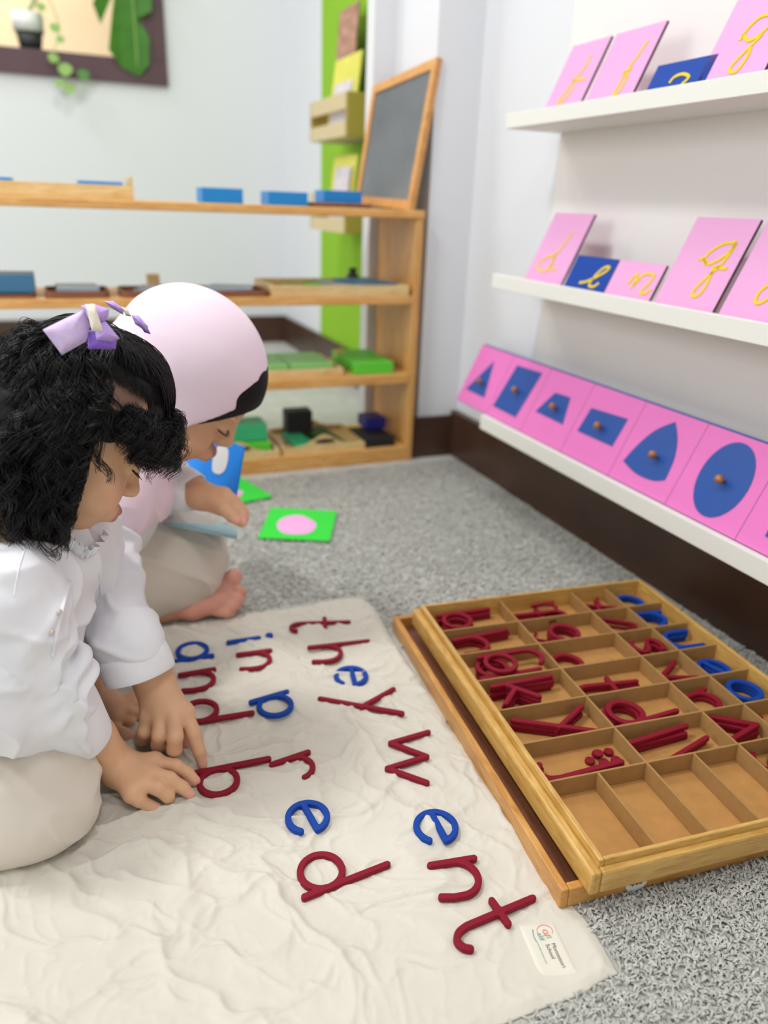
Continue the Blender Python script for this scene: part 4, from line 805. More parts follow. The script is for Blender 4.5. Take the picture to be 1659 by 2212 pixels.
# right hand: index and middle finger on the letter
q = lambda x, y, z: onz(x/2.95, 1150+y/2.95, z)
mi, mm, mr, mp = q(985, 1462, .034), q(965, 1535, .035), q(910, 1600, .033), q(845, 1662, .028)
for m_ in (mi, mm, mr, mp): B.cap(wrR1, m_, .0175, .0098, .010)
B.cap(mi, mp, .0105, .0095, .008)
finger(B, [mi, q(1120, 1490, .031), q(1195, 1535, .021), q(1245, 1585, .013)], .0085, .0062)
finger(B, [mm, q(1080, 1570, .031), q(1160, 1625, .020), q(1213, 1672, .012)], .0085, .0062)
finger(B, [mr, q(1005, 1630, .030), q(1070, 1680, .019), q(1080, 1705, .010)], .0083, .0065)
finger(B, [mp, q(885, 1705, .023), q(945, 1740, .013), q(1000, 1755, .009)], .0080, .0058)
finger(B, [q(880, 1500, .018), q(1000, 1530, .012), q(1130, 1580, .010), q(1190, 1600, .010)], .0095, .0065)
# left hand resting behind
hi, hm, hr_, hp = q(760, 1085, .022), q(770, 1125, .024), q(745, 1160, .022), q(735, 1190, .019)
for m_ in (hi, hm, hr_, hp): B.cap(wrL1, m_, .0165, .0088, .009)
finger(B, [hi, q(850, 1050, .020), q(900, 1035, .012), q(925, 1030, .009)], .0078, .0058)
finger(B, [hm, q(850, 1095, .021), q(905, 1100, .013), q(925, 1105, .009)], .0078, .0060)
finger(B, [hr_, q(820, 1145, .020), q(880, 1155, .013), q(895, 1165, .009)], .0078, .0060)
finger(B, [hp, q(790, 1185, .016), q(830, 1205, .011), q(845, 1200, .009)], .0074, .0056)
finger(B, [q(670, 1170, .016), q(735, 1255, .012), q(800, 1290, .010), q(845, 1305, .009)], .0088, .0064)
B.chain([pel1, np.array([-.13, .73, .060]), np.array([-.19, .84, .035])], [.05, .034, .03], .02); B.chain([pel1, np.array([-.06, .95, .07]), np.array([-.12, .84, .03])], [.06, .045, .03], .02)
nails = [q(1248, 1585, .018), q(1216, 1673, .017), q(1005, 1752, .015), q(840, 1300, .016)]
sp1 = [(P1(.094, 0, -.0600), .018, LIP, .005), (P1(.090, .012, -.060), .011, LIP, .004), (P1(.07, .045, -.045), .03, SKP, .05)]+[(n_, .0075, SKP*1.08, .002) for n_ in nails]
for r_ in (.018, .025, .033, .041): sp1.append((P1(.084-abs(r_-.028)*.5, r_, .0225-abs(r_-.028)*.25), .0052, BROW, .006))
for sgn in (1, -1): sp1 += [(P1(-.03+.01*t, sgn*.07, .04-.005*t), .04, np.array(srgb('#6d4d3c')[:3]), .03) for t in (0, 3)]
sp1.append((P1(.012, .068, .055), .045, np.array(srgb('#7f6150')[:3]), .02)); sp1.append((P1(.0, 0, .10), .075, np.array(srgb('#3a2a24')[:3]), .03))
finish(B, 'body', skin, g1, 2, sp1, SK)
def off(parent): return np.array(parent.location)
def lash(parent, P, s, sd, m=hairm):
    pts = []
    for t in np.linspace(-1, 1, 9):
        pts.append(P(.0832-.008*t*t-.0045*t, sd*(.030+.0135*t), -.0125+.0028*t*t))
    MB().tube([p-off(parent) for p in crom(pts, 3)], .0011*s, 6).build('eyelashes', m, parent, True)
    v = MB()
    for t in np.linspace(-.8, 1.1, 13):
        a = P(.0832-.008*t*t-.0045*t, sd*(.030+.0135*t), -.0125+.0028*t*t); b = a+A1[0]*.0035*s+A1[1]*sd*.002-np.array([0, 0, .002]); v.tube([a-off(parent), b-off(parent)], [.0004, .0001], 4)
    v.build('eyelashes', m, parent)
lash(g1, P1, S1, 1); lash(g1, P1, S1, -1)
def folds(seed, amp, sc=1.0, dirs=((1, 0, 0), (0, 1, 0), (0, 0, 1)), fine=.0006):
    D_ = np.array(dirs, float)
    def fn(V):
        W = V+.03*np.stack([noise(V, 11*sc, seed+1), noise(V, 11*sc, seed+2), noise(V, 11*sc, seed+3)], -1)
        a = (1-np.abs(noise(W@D_.T, 13*sc, seed)))**5; b = (1-np.abs(noise(W@D_.T, 30*sc, seed+5)))**4
        return amp*1.5*(a-.22)+amp*.75*(b-.25)+fine*noise(V, 90, seed+9)
    return fn
# shirt
T = Field((-.34, .58, -.004), (.11, 1.02, .40), .0024)
T.chain([np.array([-.215, .81, .085]), np.array([-.115, .805, .20]), np.array([-.075, .80, .275])], [.105, .092, .070], .03)
T.cap(shR1, shL1, .045, .045, .03); T.cap(neck1-np.array([0, 0, .01]), neck1+np.array([.012, 0, .012]), .047, .045, .015)
foldR = q(330, 1085, .150); endR = q(575, 1312, .086)
T.chain([shR1, elR1+np.array([-.012, -.01, .01]), foldR], [.052, .050, .043], .02)
for a in np.linspace(.2, .9, 6):                                   # gathered rings of cloth on the sleeve
    p = shR1*(1-a)+foldR*a; T.ell(p+np.array([.012*math.sin(a*9), -.01, -.004]), (.052, .046, .011), A1@np.eye(3) if False else np.array([[.8, 0, .6], [0, 1, 0], [-.6, 0, .8]]), .016)
T.cap(foldR, foldR*.5+endR*.5, .0420, .0300, .004)
cfL = q(545, 560, .14); enL = q(530, 812, .068)
T.chain([shL1, np.array([-.03, .905, .18]), cfL], [.050, .048, .042], .02); T.cap(cfL, cfL*.6+enL*.4, .0400, .030, .004)
T.cap(P1(.0, 0, -.08), neck1, .034, .037, .004, 'sub')
shirt1 = finish(T, 'shirt', shirtm, g1, 2, disp=folds(7, .0088, .9, ((1, .2, .5), (.1, 1, .2), (.2, 0, .55))))
def cuff(parent, p0, p1, r0, r1, n0=None, n1=None, wav=.0012, th=.0022, name='cuff'):
    ax_ = p1-p0; ax_ /= np.linalg.norm(ax_); n0 = ax_ if n0 is None else unit_(n0); n1 = ax_ if n1 is None else unit_(n1); N_ = 56; rings = []
    for t, dr in ((-.06, -.003), (0, 0), (.25, .0012), (.5, .0012), (.75, .0006), (.97, .0002), (1.0, -.0006), (1.0, -th), (.8, -th-.0003), (.4, -th-.001)):
        c = p0+(p1-p0)*t; n = unit_(n0*(1-t)+n1*t); a = unit_(np.cross(n, np.array([.2, .1, 1.0]))); b = np.cross(n, a); r = r0+(r1-r0)*t+dr; rg = []
        for k in range(N_):
            f_ = 2*math.pi*k/N_; w_ = wav*(math.sin(3*f_+t)+.6*math.sin(5*f_+2+3*t)); rg.append(c+(r+w_)*(math.cos(f_)*a+math.sin(f_)*b)-off(parent))
        rings += rg
    K_ = len(rings)//N_; f = [(i*N_+k, i*N_+(k+1) % N_, (i+1)*N_+(k+1) % N_, (i+1)*N_+k) for i in range(K_-1) for k in range(N_)]
    return mesh_obj(name, rings, f, shirtm, parent, True)
def unit_(v): return np.array(v)/(np.linalg.norm(v)+1e-9)
cuff(g1, foldR+(foldR-endR)*.05, endR, .0425, .0275, n1=(endR-foldR)+.02*(ray(665, 1180)*0+np.array([.0, -.0, .0])))
cuff(g1, cfL*.62+enL*.38, enL, .0375, .0315)
# gathered collar, button strip, pocket edge and buttons
def frill(parent, path, w0, amp, n_w, m, name, up=(0, 0, 1), th=.0012):
    Q = crom(path, 14); n = len(Q); u = np.array(up, float); v = []; f = []
    T_ = np.gradient(Q, axis=0); T_ /= np.linalg.norm(T_, axis=1)[:, None]
    for i in range(n):
        b = np.cross(T_[i], u); b /= np.linalg.norm(b)+1e-9; ph = 2*math.pi*n_w*i/n
        for k, (h_, a_) in enumerate(((0, .15), (.45, .6), (1, 1))):
            p = Q[i]+u*h_*w0+b*amp*a_*math.sin(ph+k*.5)+T_[i]*amp*.5*a_*math.cos(ph*1.3); v += [p-off(parent), p+b*th-off(parent)]
    for i in range(n-1):
        for k in range(2): a = 6*i+2*k; c = a+6; f += [(a, a+2, c+2, c), (a+1, c+1, c+3, a+3)]
        f += [(6*i+4, 6*i+5, 6*i+11, 6*i+10), (6*i, 6*i+6, 6*i+7, 6*i+1)]
    return mesh_obj(name, v, f, m, parent, True)
dd = lambda x, y, t: dep(x, y, t)
def hit(ob, x, y):
    o_ = Vector(EYE)-ob.matrix_world.translation; d_ = Vector(ray(x, y)).normalized(); ok, p, n, i = ob.ray_cast(o_, d_); return (np.array(p+ob.matrix_world.translation), np.array(n)) if ok else (None, None)
bpy.context.view_layer.update()
def on_cloth(pts, ob, lift=.0012):
    r = []
    for x, y in crom(pts, 6):
        p, n = hit(ob, x, y)
        if p is not None: r.append(p+unit_(EYE-p)*lift)
    return r
for nm, pts, r_ in (('placket', [(150, 1255), (135, 1310), (122, 1365), (112, 1420)], .0022), ('seam', [(62, 1160), (40, 1230), (30, 1290)], .0006), ('seam', [(215, 1240), (217, 1300), (214, 1360)], .0007)):
    P_ = on_cloth(pts, shirt1)
    if len(P_) > 6: MB().tube([p-off(g1) for p in P_], r_, 8, flat=.45).build(nm, shirtm, g1, True)
for x, y in ((112, 1366), (128, 1322)):
    p, n = hit(shirt1, x, y)
    if p is not None: MB().lathe([(.0001, .0016), (.0024, .0016), (.0029, .0008), (.0029, 0)][::-1], seg=16).xf(lambda v: (lambda A: p+unit_(EYE-p)*.002-off(g1)+A[0]*v[0]+A[1]*v[1]+A[2]*v[2])(np.array([unit_(np.cross([0, 0, 1], n)), np.cross(n, unit_(np.cross([0, 0, 1], n))), n]))).build('button', mat('shell_button', '#e3cfc4', .3), g1, True)
cpts = [p for p in (hit(shirt1, x, y)[0] for x, y in ((120, 1160), (150, 1185), (178, 1205), (205, 1195), (222, 1165))) if p is not None]
if len(cpts) > 2:
    for h_, w_ in ((.015, .0038), (.009, .003)): frill(g1, [p+unit_(EYE-p)*.0015 for p in cpts], h_, w_, 9, shirtm, 'collar_frill', up=tuple(unit_(np.array([.35, -.35, .9]))))
# trousers
L_ = Field((-.36, .58, -.004), (.10, 1.03, .22), .0026)
kn1 = Z3_(46, 1682, .060)
L_.chain([np.array([-.23, .78, .085]), kn1+np.array([-.075, .015, .004]), kn1], [.080, .070, .060], .02); L_.chain([kn1, np.array([-.10, .80, .045]), np.array([-.2, .86, .04])], [.06, .05, .045], .03)
L_.chain([np.array([-.22, .86, .085]), np.array([-.06, .955, .075]), np.array([-.13, .85, .04])], [.09, .062, .045], .03); L_.cap(np.array([-.25, .76, .06]), np.array([-.24, .90, .06]), .095, .095, .03)
L_.ell(kn1+np.array([-.02, -.018, -.022]), (.092, .070, .045), k=.03)
for a, b in (((0, 1635), (60, 1665)), ((0, 1690), (90, 1735)), ((5, 1760), (75, 1800))):
    pa, pb = [onz(x, y, .11-.0003*(y-1600)) for x, y in (a, b)]; L_.cap(pa+(EYE-pa)*.0, pb, .006, .003, .012)
for a, b in ():
    pa, pb = [onplane(x, y, kn1+np.array([0, -.078, 0]), np.array([-.1, 1, -.35])) for x, y in (a, b)]; L_.cap(pa, pb, .006, .003, .008, 'sub')
finish(L_, 'trousers', trm, g1, 3, disp=folds(23, .0052, .7, ((.6, .3, .8), (.2, 1, .2), (.5, 0, 1)), .0003))

# ---- child behind: pink headscarf
g2 = empty('person', (0, 1.1, 0), 0, 'child in a pale pink headscarf and beige trousers pointing at the red b', 'person', 'children working on the floor')
A2 = axes(-20, 45, -3); c2 = dep(408, 812, 1.05); S2 = 1.08
B = Field((-.14, .72, -.004), (.31, 1.30, .56), .0019)
P2 = head(B, c2, A2, S2, ears=False)
neck2 = np.array([.075, 1.10, .325]); chest2 = np.array([.03, 1.12, .21]); pel2 = np.array([-.05, 1.17, .085])
B.cap(P2(-.025, 0, -.05), neck2, .036, .037, .015); B.chain([neck2, chest2, pel2], [.045, .06, .07], .02)
shR2, shL2 = np.array([.02, 1.0, .262]), np.array([.105, 1.165, .27])
r3 = lambda x, y, z: onz(x/2.95, 1150+y/2.95, z)
wrR2 = r3(975, 925, .098); elR2 = np.array([-.005, .93, .19]); cuR2 = r3(890, 800, .135)
B.cap(neck2, shR2, .035, .03, .02); B.cap(neck2, shL2, .035, .03, .02); B.chain([shR2, elR2, cuR2, wrR2], [.03, .028, .024, .0215], .008)
ki, km_, kr, kp = r3(1178, 1150, .070), r3(1105, 1165, .072), r3(1025, 1175, .069), r3(950, 1180, .062)
for m_ in (ki, km_, kr, kp): B.cap(wrR2, m_, .0185, .0105, .012)
B.cap(ki, kp, .0108, .0100, .008)
finger(B, [ki, r3(1232, 1275, .054), r3(1268, 1390, .032), r3(1290, 1480, .0125)], .0095, .0062)
finger(B, [km_, r3(1115, 1300, .060), r3(1112, 1385, .040), r3(1095, 1370, .020), r3(1080, 1330, .016)], .0098, .0075)
finger(B, [kr, r3(1018, 1290, .056), r3(1010, 1355, .037), r3(1000, 1340, .018), r3(990, 1300, .014)], .0096, .0074)
finger(B, [kp, r3(922, 1270, .049), r3(905, 1315, .032), r3(905, 1300, .016), r3(915, 1270, .012)], .0092, .0070)
finger(B, [r3(1130, 1120, .050), r3(1165, 1230, .040), r3(1178, 1310, .028), r3(1184, 1345, .020)], .0105, .0068)
# left hand over the folder
r4 = lambda x, y, t: dep(330+x/3.858, 900+y/3.858, t)
wrL2 = r4(395, 655, 1.125); elL2 = np.array([.09, 1.13, .19]); cuL2 = r4(300, 600, 1.14)
B.chain([shL2, r4(120, 560, 1.17), cuL2, wrL2], [.03, .028, .025, .020], .008)
li, lm_, lr, lp = r4(600, 640, 1.115), r4(600, 690, 1.105), r4(590, 735, 1.10), r4(560, 770, 1.095)
for m_ in (li, lm_, lr, lp): B.cap(wrL2, m_, .0175, .0098, .010)
finger(B, [li, r4(690, 710, 1.11), r4(755, 790, 1.105), r4(765, 850, 1.10)], .0088, .0068)
finger(B, [lm_, r4(680, 740, 1.10), r4(735, 820, 1.095), r4(745, 885, 1.09)], .0088, .0068)
finger(B, [lr, r4(650, 790, 1.095), r4(690, 840, 1.09), r4(700, 870, 1.088)], .0085, .0065)
finger(B, [lp, r4(620, 800, 1.09), r4(650, 835, 1.085), r4(655, 850, 1.085)], .008, .006)
finger(B, [r4(500, 720, 1.10), r4(590, 770, 1.085), r4(660, 830, 1.08), r4(700, 865, 1.08)], .0100, .0070)
# foot
fz = lambda x, y, z: onz(330+x/3.858, 900+y/3.858, z)
heel, ball, mid = fz(60, 1560, .026), fz(590, 1520, .030), fz(330, 1570, .024)
B.chain([heel, mid, ball], [.024, .022, .023], .012); B.cap(mid, fz(620, 1420, .038), .020, .020, .012)
finger(B, [fz(600, 1420, .045), fz(655, 1370, .052), fz(672, 1335, .056)], .015, .0145)
for (x, y, z) in ((742, 1460, .040), (722, 1525, .034), (690, 1575, .027), (650, 1625, .018)): finger(B, [fz(x-110, y-10, z-.002), fz(x-30, y, z), fz(x, y+2, z-.004)], .0105, .0088)
B.cap(heel, np.array([.02, 1.16, .05]), .03, .035, .02)
kn2 = onz(392, 1200, .098); B.chain([pel2, kn2, np.array([.03, 1.16, .04])], [.055, .045, .035], .02)
sp2 = [(P2(.094, 0, -.060), .019, LIP, .005), (r4(765, 850, 1.09), .013, SKP*1.1, .006), (r4(700, 868, 1.07), .010, SKP*1.15, .004), (r3(1292, 1480, .017), .0075, SKP*1.1, .002), (r3(1184, 1345, .024), .012, SKP, .004)]
for x, y, z in ((500, 1560, .02), (620, 1400, .04), (300, 1590, .02), (700, 1500, .03)): sp2.append((fz(x, y, z), .05, np.array(srgb('#e0a08c')[:3]), .02))
for r_ in (.018, .026, .034, .042): sp2.append((P2(.086-abs(r_-.028)*.5, r_, .0225-abs(r_-.028)*.2), .006, BROW, .006))
sp2 += [(P2(.079, .041, -.011), .0035, np.array([.01, .008, .008]), .002), (P2(.082, .034, -.0125), .0035, np.array([.01, .008, .008]), .002)]
finish(B, 'body', skin, g2, 2, sp2, SK*.97)
lash(g2, P2, S2, 1)
# headscarf
sm_ = mat('pink_jersey', '#f7e1ee', .85, .2, bump=.10, bscale=1500, sheen=.25); 
Hf = Field((-.06, .90, .15), (.30, 1.24, .58), .0024)
Hf.ell(P2(-.010, 0, .020), np.array([.099, .081, .088])*S2, A2, .01); Hf.ell(P2(-.045, 0, -.035), np.array([.062, .070, .062])*S2, A2, .02)
Hf.ell(P2(.03, 0, -.02), np.array([.060, .074, .075])*S2, A2, .02)

Hf.cap(neck2, shL2, .06, .055, .03)
nn = A2[0]*.784-A2[2]*.62; tt = A2[0]*.62+A2[2]*.784
Hf.ell(P2(.052, 0, .016)+nn*.125*S2, np.array([.125, .17, .15])*S2, np.array([nn, A2[1], tt]), .003, 'sub')
Hf.chain([P2(-.035, 0, -.05), neck2+np.array([-.02, 0, .0]), chest2+np.array([.012, -.035, .040])], [.062, .072, .082], .03); Hf.cap(neck2-np.array([.02, 0, 0]), shR2+np.array([.008, .0, -.005]), .058, .054, .03)
lo_, hi_ = (-.1, .88, .1), (.34, 1.28, .40)
hp_ = onz(250, 1168, .225); Hf.half(hp_, np.array([-.12, -.10, -1.0]), lo_, hi_)
sf = finish(Hf, 'headscarf', sm_, g2, 3, disp=lambda V: (folds(51, .0042, .8, ((.3, 0, .6), (0, 1, .1), (.8, 0, .3)), .0002)(V))*np.clip((.42-V[:, 2])/.08, .12, 1))
hb = Field((.05, .9, .35), (.32, 1.2, .58), .0024); hb.ell(P2(.006, 0, .020), np.array([.0855, .0735, .080])*S2, A2, .004); hb.ell(P2(.060, 0, .008)+nn*.125*S2, np.array([.125, .17, .15])*S2, np.array([nn, A2[1], tt]), .003, 'sub')
finish(hb, 'hair', hairm2, g2, 1)
# shirt of the second child
T = Field((-.16, .76, .0), (.27, 1.32, .40), .0026)
T.chain([pel2+np.array([0, 0, .01]), chest2, neck2-np.array([0, 0, .03])], [.092, .070, .045], .03); T.cap(shR2, shL2, .036, .036, .03)
c2f = r3(830, 700, .150); e2f = r3(890, 905, .112)
T.chain([shR2, r3(650, 250, .200), r3(700, 430, .175), c2f], [.038, .034, .038, .042], .015); T.cap(c2f, c2f*.7+e2f*.3, .040, .0385, .004)
e3 = r4(370, 640, 1.13)
T.chain([shL2, r4(60, 560, 1.17), r4(180, 560, 1.155)], [.045, .042, .037], .02); T.cap(r4(180, 560, 1.155), r4(250, 592, 1.145), .035, .029, .01)
for a in np.linspace(.0, .55, 5):
    p = shR2*(1-a)+c2f*a; T.ell(p+np.array([-.004, -.012, -.02]), (.040, .036, .010), np.array([[.9, 0, .43], [0, 1, 0], [-.43, 0, .9]]), .014)
finish(T, 'shirt', shirtm, g2, 2, disp=folds(71, .0072, .9, ((1, .2, .5), (.1, 1, .2), (.2, 0, .55))))
cuff(g2, c2f*.75+e2f*.25, e2f, .0395, .0405)
cuff(g2, r4(225, 580, 1.147), r4(340, 640, 1.132), .0325, .0285)
# trousers of the second child
L_ = Field((-.18, .98, -.004), (.24, 1.36, .24), .0028)
L_.chain([pel2, kn2+np.array([-.06, .01, .004]), kn2], [.088, .082, .070], .02); L_.ell(kn2+np.array([-.012, .0, -.022]), (.078, .070, .070), k=.02)
L_.chain([kn2, np.array([.045, 1.15, .050]), np.array([-.05, 1.2, .045])], [.062, .055, .045], .03); L_.chain([pel2+np.array([0, .04, 0]), np.array([.09, 1.27, .075]), np.array([.0, 1.2, .05])], [.08, .058, .045], .03)
finish(L_, 'trousers', trm, g2, 3, disp=folds(91, .0042, .6, ((.6, .3, .8), (.2, 1, .2), (.5, 0, 1)), .0003))

# ------------------------------------------------------------------ hair of the child in front
rh = np.random.default_rng(12)
EC, ER = np.array([.006, 0, .022]), np.array([.078, .072, .086])
def on_skull(d, offs):
    d = np.asarray(d, float); t = 1/np.sqrt(((d/ER)**2).sum(-1)); return EC+d*t[..., None]+d*np.asarray(offs)[..., None]
def toW(L): return c1+S1*(np.asarray(L)@A1)
gl_ = A1@np.array([0, 0, -1.0])                     # gravity in the head's own axes
def push_out(p, m):
    qv = (p-EC)/(ER+m); l = np.linalg.norm(qv, axis=-1, keepdims=True); return np.where(l < 1, EC+(p-EC)/np.maximum(l, 1e-6), p)
def strands(paths, rad, seg=3):
    """paths: (n, k, 3) world; rad: (n, k)"""
    n, k, _ = paths.shape; T_ = np.gradient(paths, axis=1); T_ /= np.linalg.norm(T_, axis=2, keepdims=True)+1e-9
    a = np.cross(T_, np.array([.3, .2, .93])); a /= np.linalg.norm(a, axis=2, keepdims=True)+1e-9; b = np.cross(a, T_); V = []
    for s_ in range(seg): t = 2*math.pi*s_/seg; V.append(paths+rad[..., None]*(math.cos(t)*a+math.sin(t)*b))
    V = np.stack(V, 2).reshape(-1, 3); base = (np.arange(n)[:, None]*k+np.arange(k-1)[None])*seg; base = base.reshape(-1)
    F_ = np.concatenate([np.stack([base+s_, base+(s_+1) % seg, base+seg+(s_+1) % seg, base+seg+s_], 1) for s_ in range(seg)]); return V, F_
allV, allF, cnt = [], [], 0
def addh(V, F_):
    global cnt
    allV.append(V); allF.append(F_+cnt); cnt += len(V)
def unit(v): return v/(np.linalg.norm(v, axis=-1, keepdims=True)+1e-9)
# straight strands combed up to the two bows
nA = 2600; az = rh.uniform(-math.pi, math.pi, nA); side = np.sign(np.sin(az)+1e-6)       # az 0 = forward, +90 = right
el = np.where(np.abs(az) < 1.0, rh.uniform(.30, .62, nA), rh.uniform(.25, .60, nA)); right_gap = (az > .55) & (az < 1.7); el = np.where(right_gap, rh.uniform(.66, .86, nA), el)
d0 = np.stack([np.cos(az)*np.cos(el), np.sin(az)*np.cos(el), np.sin(el)], -1)
dR = unit(np.array([-.28, .50, .82])); dL = unit(np.array([.10, -.42, .90])); d1 = np.where((side > 0)[:, None], dR, dL)+rh.normal(0, .05, (nA, 3)); d1 = unit(d1)
tt_ = np.linspace(0, 1, 16); lift = .003+.006*np.sin(np.pi*tt_)[None]+rh.uniform(-.0015, .0035, (nA, 1))
dd_ = unit(d0[:, None]*(1-tt_)[None, :, None]+d1[:, None]*tt_[None, :, None]+.03*np.sin(tt_*6)[None, :, None]*rh.normal(0, .6, (nA, 1, 3)))
addh(*strands(toW(on_skull(dd_, lift)), np.full((nA, 16), .00055)*np.linspace(.7, 1, 16)))
# curls
def curls(n_lock, roots, length, backw, amp, wl, per=7, grow=.5, rad=.00042, stiff=.8, jit=.0016):
    K = 46
    for i in range(n_lock):
        r0 = roots(); L_i = length(r0); st_ = L_i/K; p = on_skull(r0, .002); path = []; bw0 = backw(r0); d = unit(r0*.25+np.array([-bw0, 0, 0])*(.6 if r0[0] > -.3 else .1)+gl_*.8)
        drift = rh.normal(0, .25, 3)
        for k in range(K):
            path.append(p); tgt = gl_*1.0+np.array([-bw0, 0, 0])*max(0, 1-k/(K*.45))+drift*.35; d = unit(d*stiff+unit(tgt)*(1-stiff)); p = p+d*st_
            p = push_out(p[None], .004+.010*min(1, k/18))[0]
            if p[1] > 0 and r0[0] < .25 and r0[2] < .4: p[0] = min(p[0], .008-.34*min(p[2], .02))          # hair is tucked behind the cheek
        P_ = np.array(path); T_ = unit(np.gradient(P_, axis=0)); a = unit(np.cross(T_, np.array([.1, .3, .9]))); b = np.cross(a, T_)
        s_ = np.arange(K)*st_; ph0 = rh.uniform(0, 6.28); w_ = wl*rh.uniform(.8, 1.3); A_ = amp*rh.uniform(.7, 1.3); hand = rh.choice([-1, 1])
        sp = np.zeros((per, K, 3))
        for j in range(per):
            ph = ph0+hand*2*math.pi*s_/w_+rh.normal(0, .17); am = A_*np.clip(s_/(L_i*grow), .12, 1)*rh.uniform(.8, 1.2)
            o = rh.normal(0, jit, 3); sp[j] = P_+a*(am*np.cos(ph))[:, None]+b*(am*np.sin(ph))[:, None]+o
        if P_[8, 1] > 0 and r0[0] < .25 and r0[2] < .4: sp[..., 0] = np.minimum(sp[..., 0], .014-.34*np.minimum(sp[..., 2], .02))
        sp = push_out(sp, .002); R_ = np.full((per, K), rad)*np.linspace(1.1, .55, K); addh(*strands(toW(sp), R_))
def rand_dir(az0, az1, u0, u1):
    a = rh.uniform(az0, az1); u = rh.uniform(u0, u1); c = math.sqrt(max(0, 1-u*u)); return np.array([math.cos(a)*c, math.sin(a)*c, u])
back = lambda r: 1.3 if r[0] > -.3 else .15
curls(90, lambda: rand_dir(1.68, 2.3, -.1, .36), lambda r: rh.uniform(.09, .16), back, .0058, .040, per=13, rad=.00034, jit=.0024)
curls(110, lambda: rand_dir(1.9, 3.2, .05, .62), lambda r: rh.uniform(.07, .13), lambda r: .15, .0042, .045, per=14, rad=.00036, jit=.0020)
curls(50, lambda: rand_dir(2.2, 3.2, -.75, -.2), lambda r: rh.uniform(.08, .13), lambda r: .1, .0055, .045, per=13, rad=.00036, jit=.0020)
curls(40, lambda: rand_dir(-3.2, -2.2, .05, .6), lambda r: rh.uniform(.07, .12), lambda r: .15, .0042, .045, per=12, rad=.00036, jit=.0020)
curls(215, lambda: rand_dir(1.9, 3.2, -.55, .20), lambda r: rh.uniform(.09, .17), back, .0058, .040, per=13, rad=.00034, jit=.0024)
curls(90, lambda: rand_dir(-3.2, -1.5, -.5, .2), lambda r: rh.uniform(.08, .15), back, .0058, .040, per=12, rad=.00034, jit=.0024)
curls(46, lambda: rand_dir(1.8, 2.15, -.35, .15), lambda r: rh.uniform(.12, .185), lambda r: 1.7, .0062, .042, per=13, rad=.00034, jit=.0024)
curls(44, lambda: rand_dir(1.3, 1.75, .05, .34), lambda r: rh.uniform(.06, .10), lambda r: 3.2, .0055, .034, per=12, rad=.00034, jit=.002)
curls(60, lambda: rand_dir(-.1, .55, .28, .54), lambda r: rh.uniform(.024, .048), lambda r: -.05, .0062, .027, per=12, stiff=.7, grow=.3, rad=.00034, jit=.002)
curls(110, lambda: rand_dir(.5, 1.45, .14, .34), lambda r: rh.uniform(.024, .048), lambda r: -.05+1.1*max(0, r[1]), .0062, .027, per=12, stiff=.7, grow=.3, rad=.00034, jit=.002)
curls(46, lambda: rand_dir(.85, 1.28, .08, .27), lambda r: rh.uniform(.028, .05), lambda r: .5, .0058, .027, per=12, stiff=.7, grow=.3, rad=.00034, jit=.002)
curls(36, lambda: rand_dir(-1.4, -.2, .26, .50), lambda r: rh.uniform(.03, .05), lambda r: 0, .0062, .026, per=10, stiff=.7, grow=.3, rad=.00034)
curls(30, lambda: rand_dir(-.3, .35, .34, .5), lambda r: rh.uniform(.045, .070), lambda r: -.35, .0058, .022, per=8, stiff=.7, grow=.3, rad=.00034)
nf = 900; az = rh.uniform(.6, 1.75, nf); el = rh.uniform(.44, .80, nf); d0 = np.stack([np.cos(az)*np.cos(el), np.sin(az)*np.cos(el), np.sin(el)], -1); d1 = unit(d0+np.stack([rh.uniform(-.30, -.12, nf), np.zeros(nf), rh.uniform(.05, .22, nf)], -1))
tq = np.linspace(0, 1, 7); addh(*strands(toW(on_skull(unit(d0[:, None]*(1-tq)[None, :, None]+d1[:, None]*tq[None, :, None]), .001+.002*tq[None]+np.zeros((nf, 7)))), np.full((nf, 7), .00022)))
hv = np.concatenate(allV); hf = np.concatenate(allF); hair_o = mesh_obj('hair', hv-off(g1), hf, hairm, g1, True)
cp = Field((-.16, .70, .28), (.13, .94, .56), .0025); cp.ell(P1(.006, 0, .0225), (ER+.002)*S1, A1, .002)
cp.ell(P1(.095, 0, -.055), np.array([.085, .12, .085])*S1, A1, .008, 'sub'); cp.ell(P1(.015, .072, .052), np.array([.042, .030, .017])*S1, A1, .004, 'sub'); cp.ell(P1(.055, .06, -.022), np.array([.034, .05, .034])*S1, A1, .008, 'sub'); cp.ell(P1(.055, -.06, -.022), np.array([.034, .05, .034])*S1, A1, .008, 'sub')
cp.ell(P1(-.05, .0, -.03), np.array([.052, .066, .055])*S1, A1, .02)
mass = [((40, 930), .80, .034), ((60, 1010), .79, .030), ((95, 1060), .775, .027), ((20, 860), .82, .036), ((105, 1120), .775, .022), ((70, 880), .79, .03)]
for (x, y), t, r in mass: cp.ell(dep(x, y, t+.012), (r*.8,)*3, k=.03)
finish(cp, 'hair', hairm2, g1, 1, disp=lambda V: .003*noise(V, 60, 3)+.0015*noise(V, 150, 4))

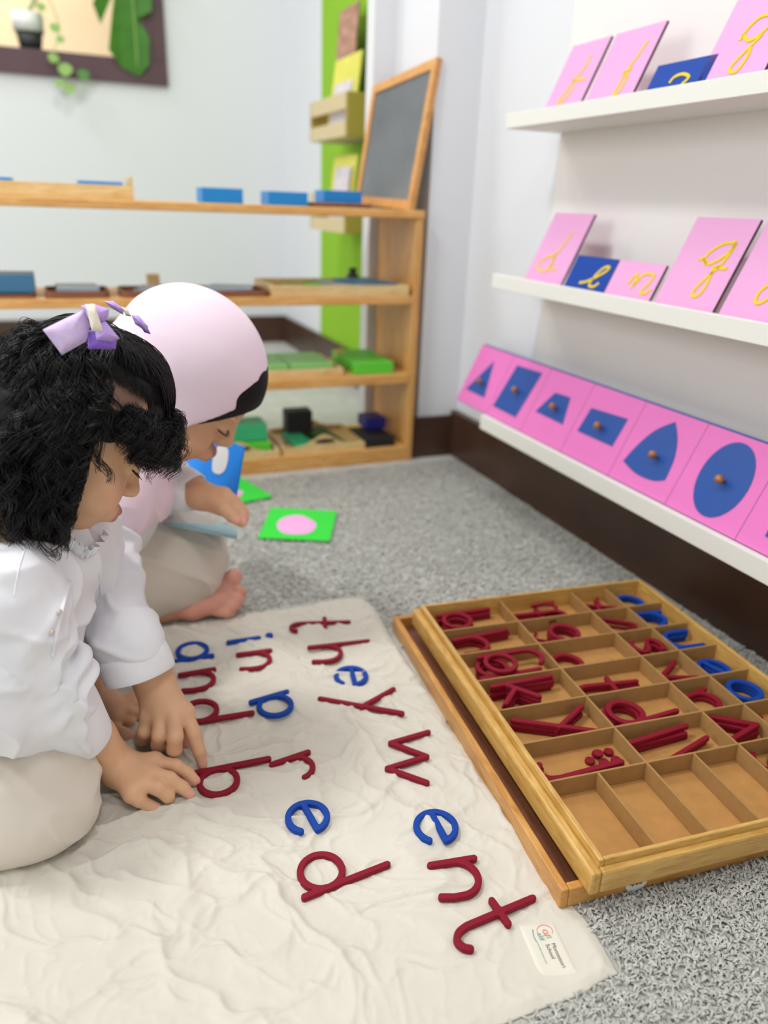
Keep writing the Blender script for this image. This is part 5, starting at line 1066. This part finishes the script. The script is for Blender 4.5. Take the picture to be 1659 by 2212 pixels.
# bows
lav = mat('lavender_ribbon', '#c3a2ea', .55, .3, sheen=.3); vio = mat('violet_ribbon', '#9468dc', .5, .3, bump=.3, bscale=900, sheen=.3); gold = mat('cream_gold_band', '#f3ead6', .35, .5); lav2 = mat('lavender_print', '#dcc4ec', .55, .3, var=.12, vscale=120)
def bow(pxs, t0, n_, label):
    """pxs: dict of outlines in photo pixels, laid on a plane through depth t0 with normal n_"""
    o = dep(*pxs['centre'], t0); e = empty('hair_bow', (0, 0, 0)); e.parent = g1; e['label'] = label; e.location = tuple(o-off(g1)); n_ = unit(np.array(n_))
    def panel(name, pts, d, m, puff=0.0, th=.0014, closed=True):
        Q = np.array([onplane(x, y, o+n_*d, n_) for x, y in pts])-o; Qd = []
        for i in range(len(Q)):
            for t in np.linspace(0, 1, 7)[:-1]: Qd.append(Q[i]*(1-t)+Q[(i+1) % len(Q)]*t)
        Qd = np.array(Qd); c = Qd.mean(0)+n_*puff; v = [c]+[c*(1-.5)+.5*p+n_*puff*.3 for p in Qd]+list(Qd)+[p-n_*th for p in Qd]+[c-n_*(th+puff*.2)]; n = len(Qd); f = []
        for i in range(n): j = (i+1) % n; f += [(0, 1+i, 1+j), (1+i, 1+n+i, 1+n+j, 1+j), (1+n+i, 1+2*n+i, 1+2*n+j, 1+n+j), (1+2*n+i, 1+3*n, 1+2*n+j)]
        return mesh_obj(name, v, f, m, e, True)
    for name, pts, d, m, pf in pxs['panels']: panel(name, pts, d, m, pf)
    return e
nb = EYE-dep(180, 710, .70)
bow(dict(centre=(200, 690), panels=[('tail', [(92, 712), (132, 692), (183, 668), (195, 705), (186, 738), (134, 767)], .004, lav2, .004), ('ribbon', [(188, 716), (212, 708), (252, 738), (250, 754), (190, 754)], .002, vio, .005),
     ('loop', [(174, 660), (200, 655), (236, 668), (234, 684), (224, 698), (198, 700)], .007, lav, .008), ('loop', [(204, 700), (228, 694), (259, 732), (240, 738), (208, 734)], .009, lav, .008), ('band', [(184, 657), (205, 657), (222, 712), (220, 717), (198, 715)], .016, gold, .003)]), .699, nb, 'lavender bow with a cream and gold band')
bow(dict(centre=(285, 680), panels=[('loop', [(224, 650), (245, 650), (268, 668), (266, 680), (240, 665)], .0, lav, .005), ('loop', [(284, 680), (300, 682), (320, 705), (316, 716), (292, 700)], .0, lav, .005), ('band', [(262, 662), (276, 668), (284, 684), (272, 682)], .006, gold, .002), ('ribbon', [(300, 700), (318, 706), (326, 722), (312, 718)], -.002, vio, .002)]), .780, nb, 'second lavender bow on the far side of the head')
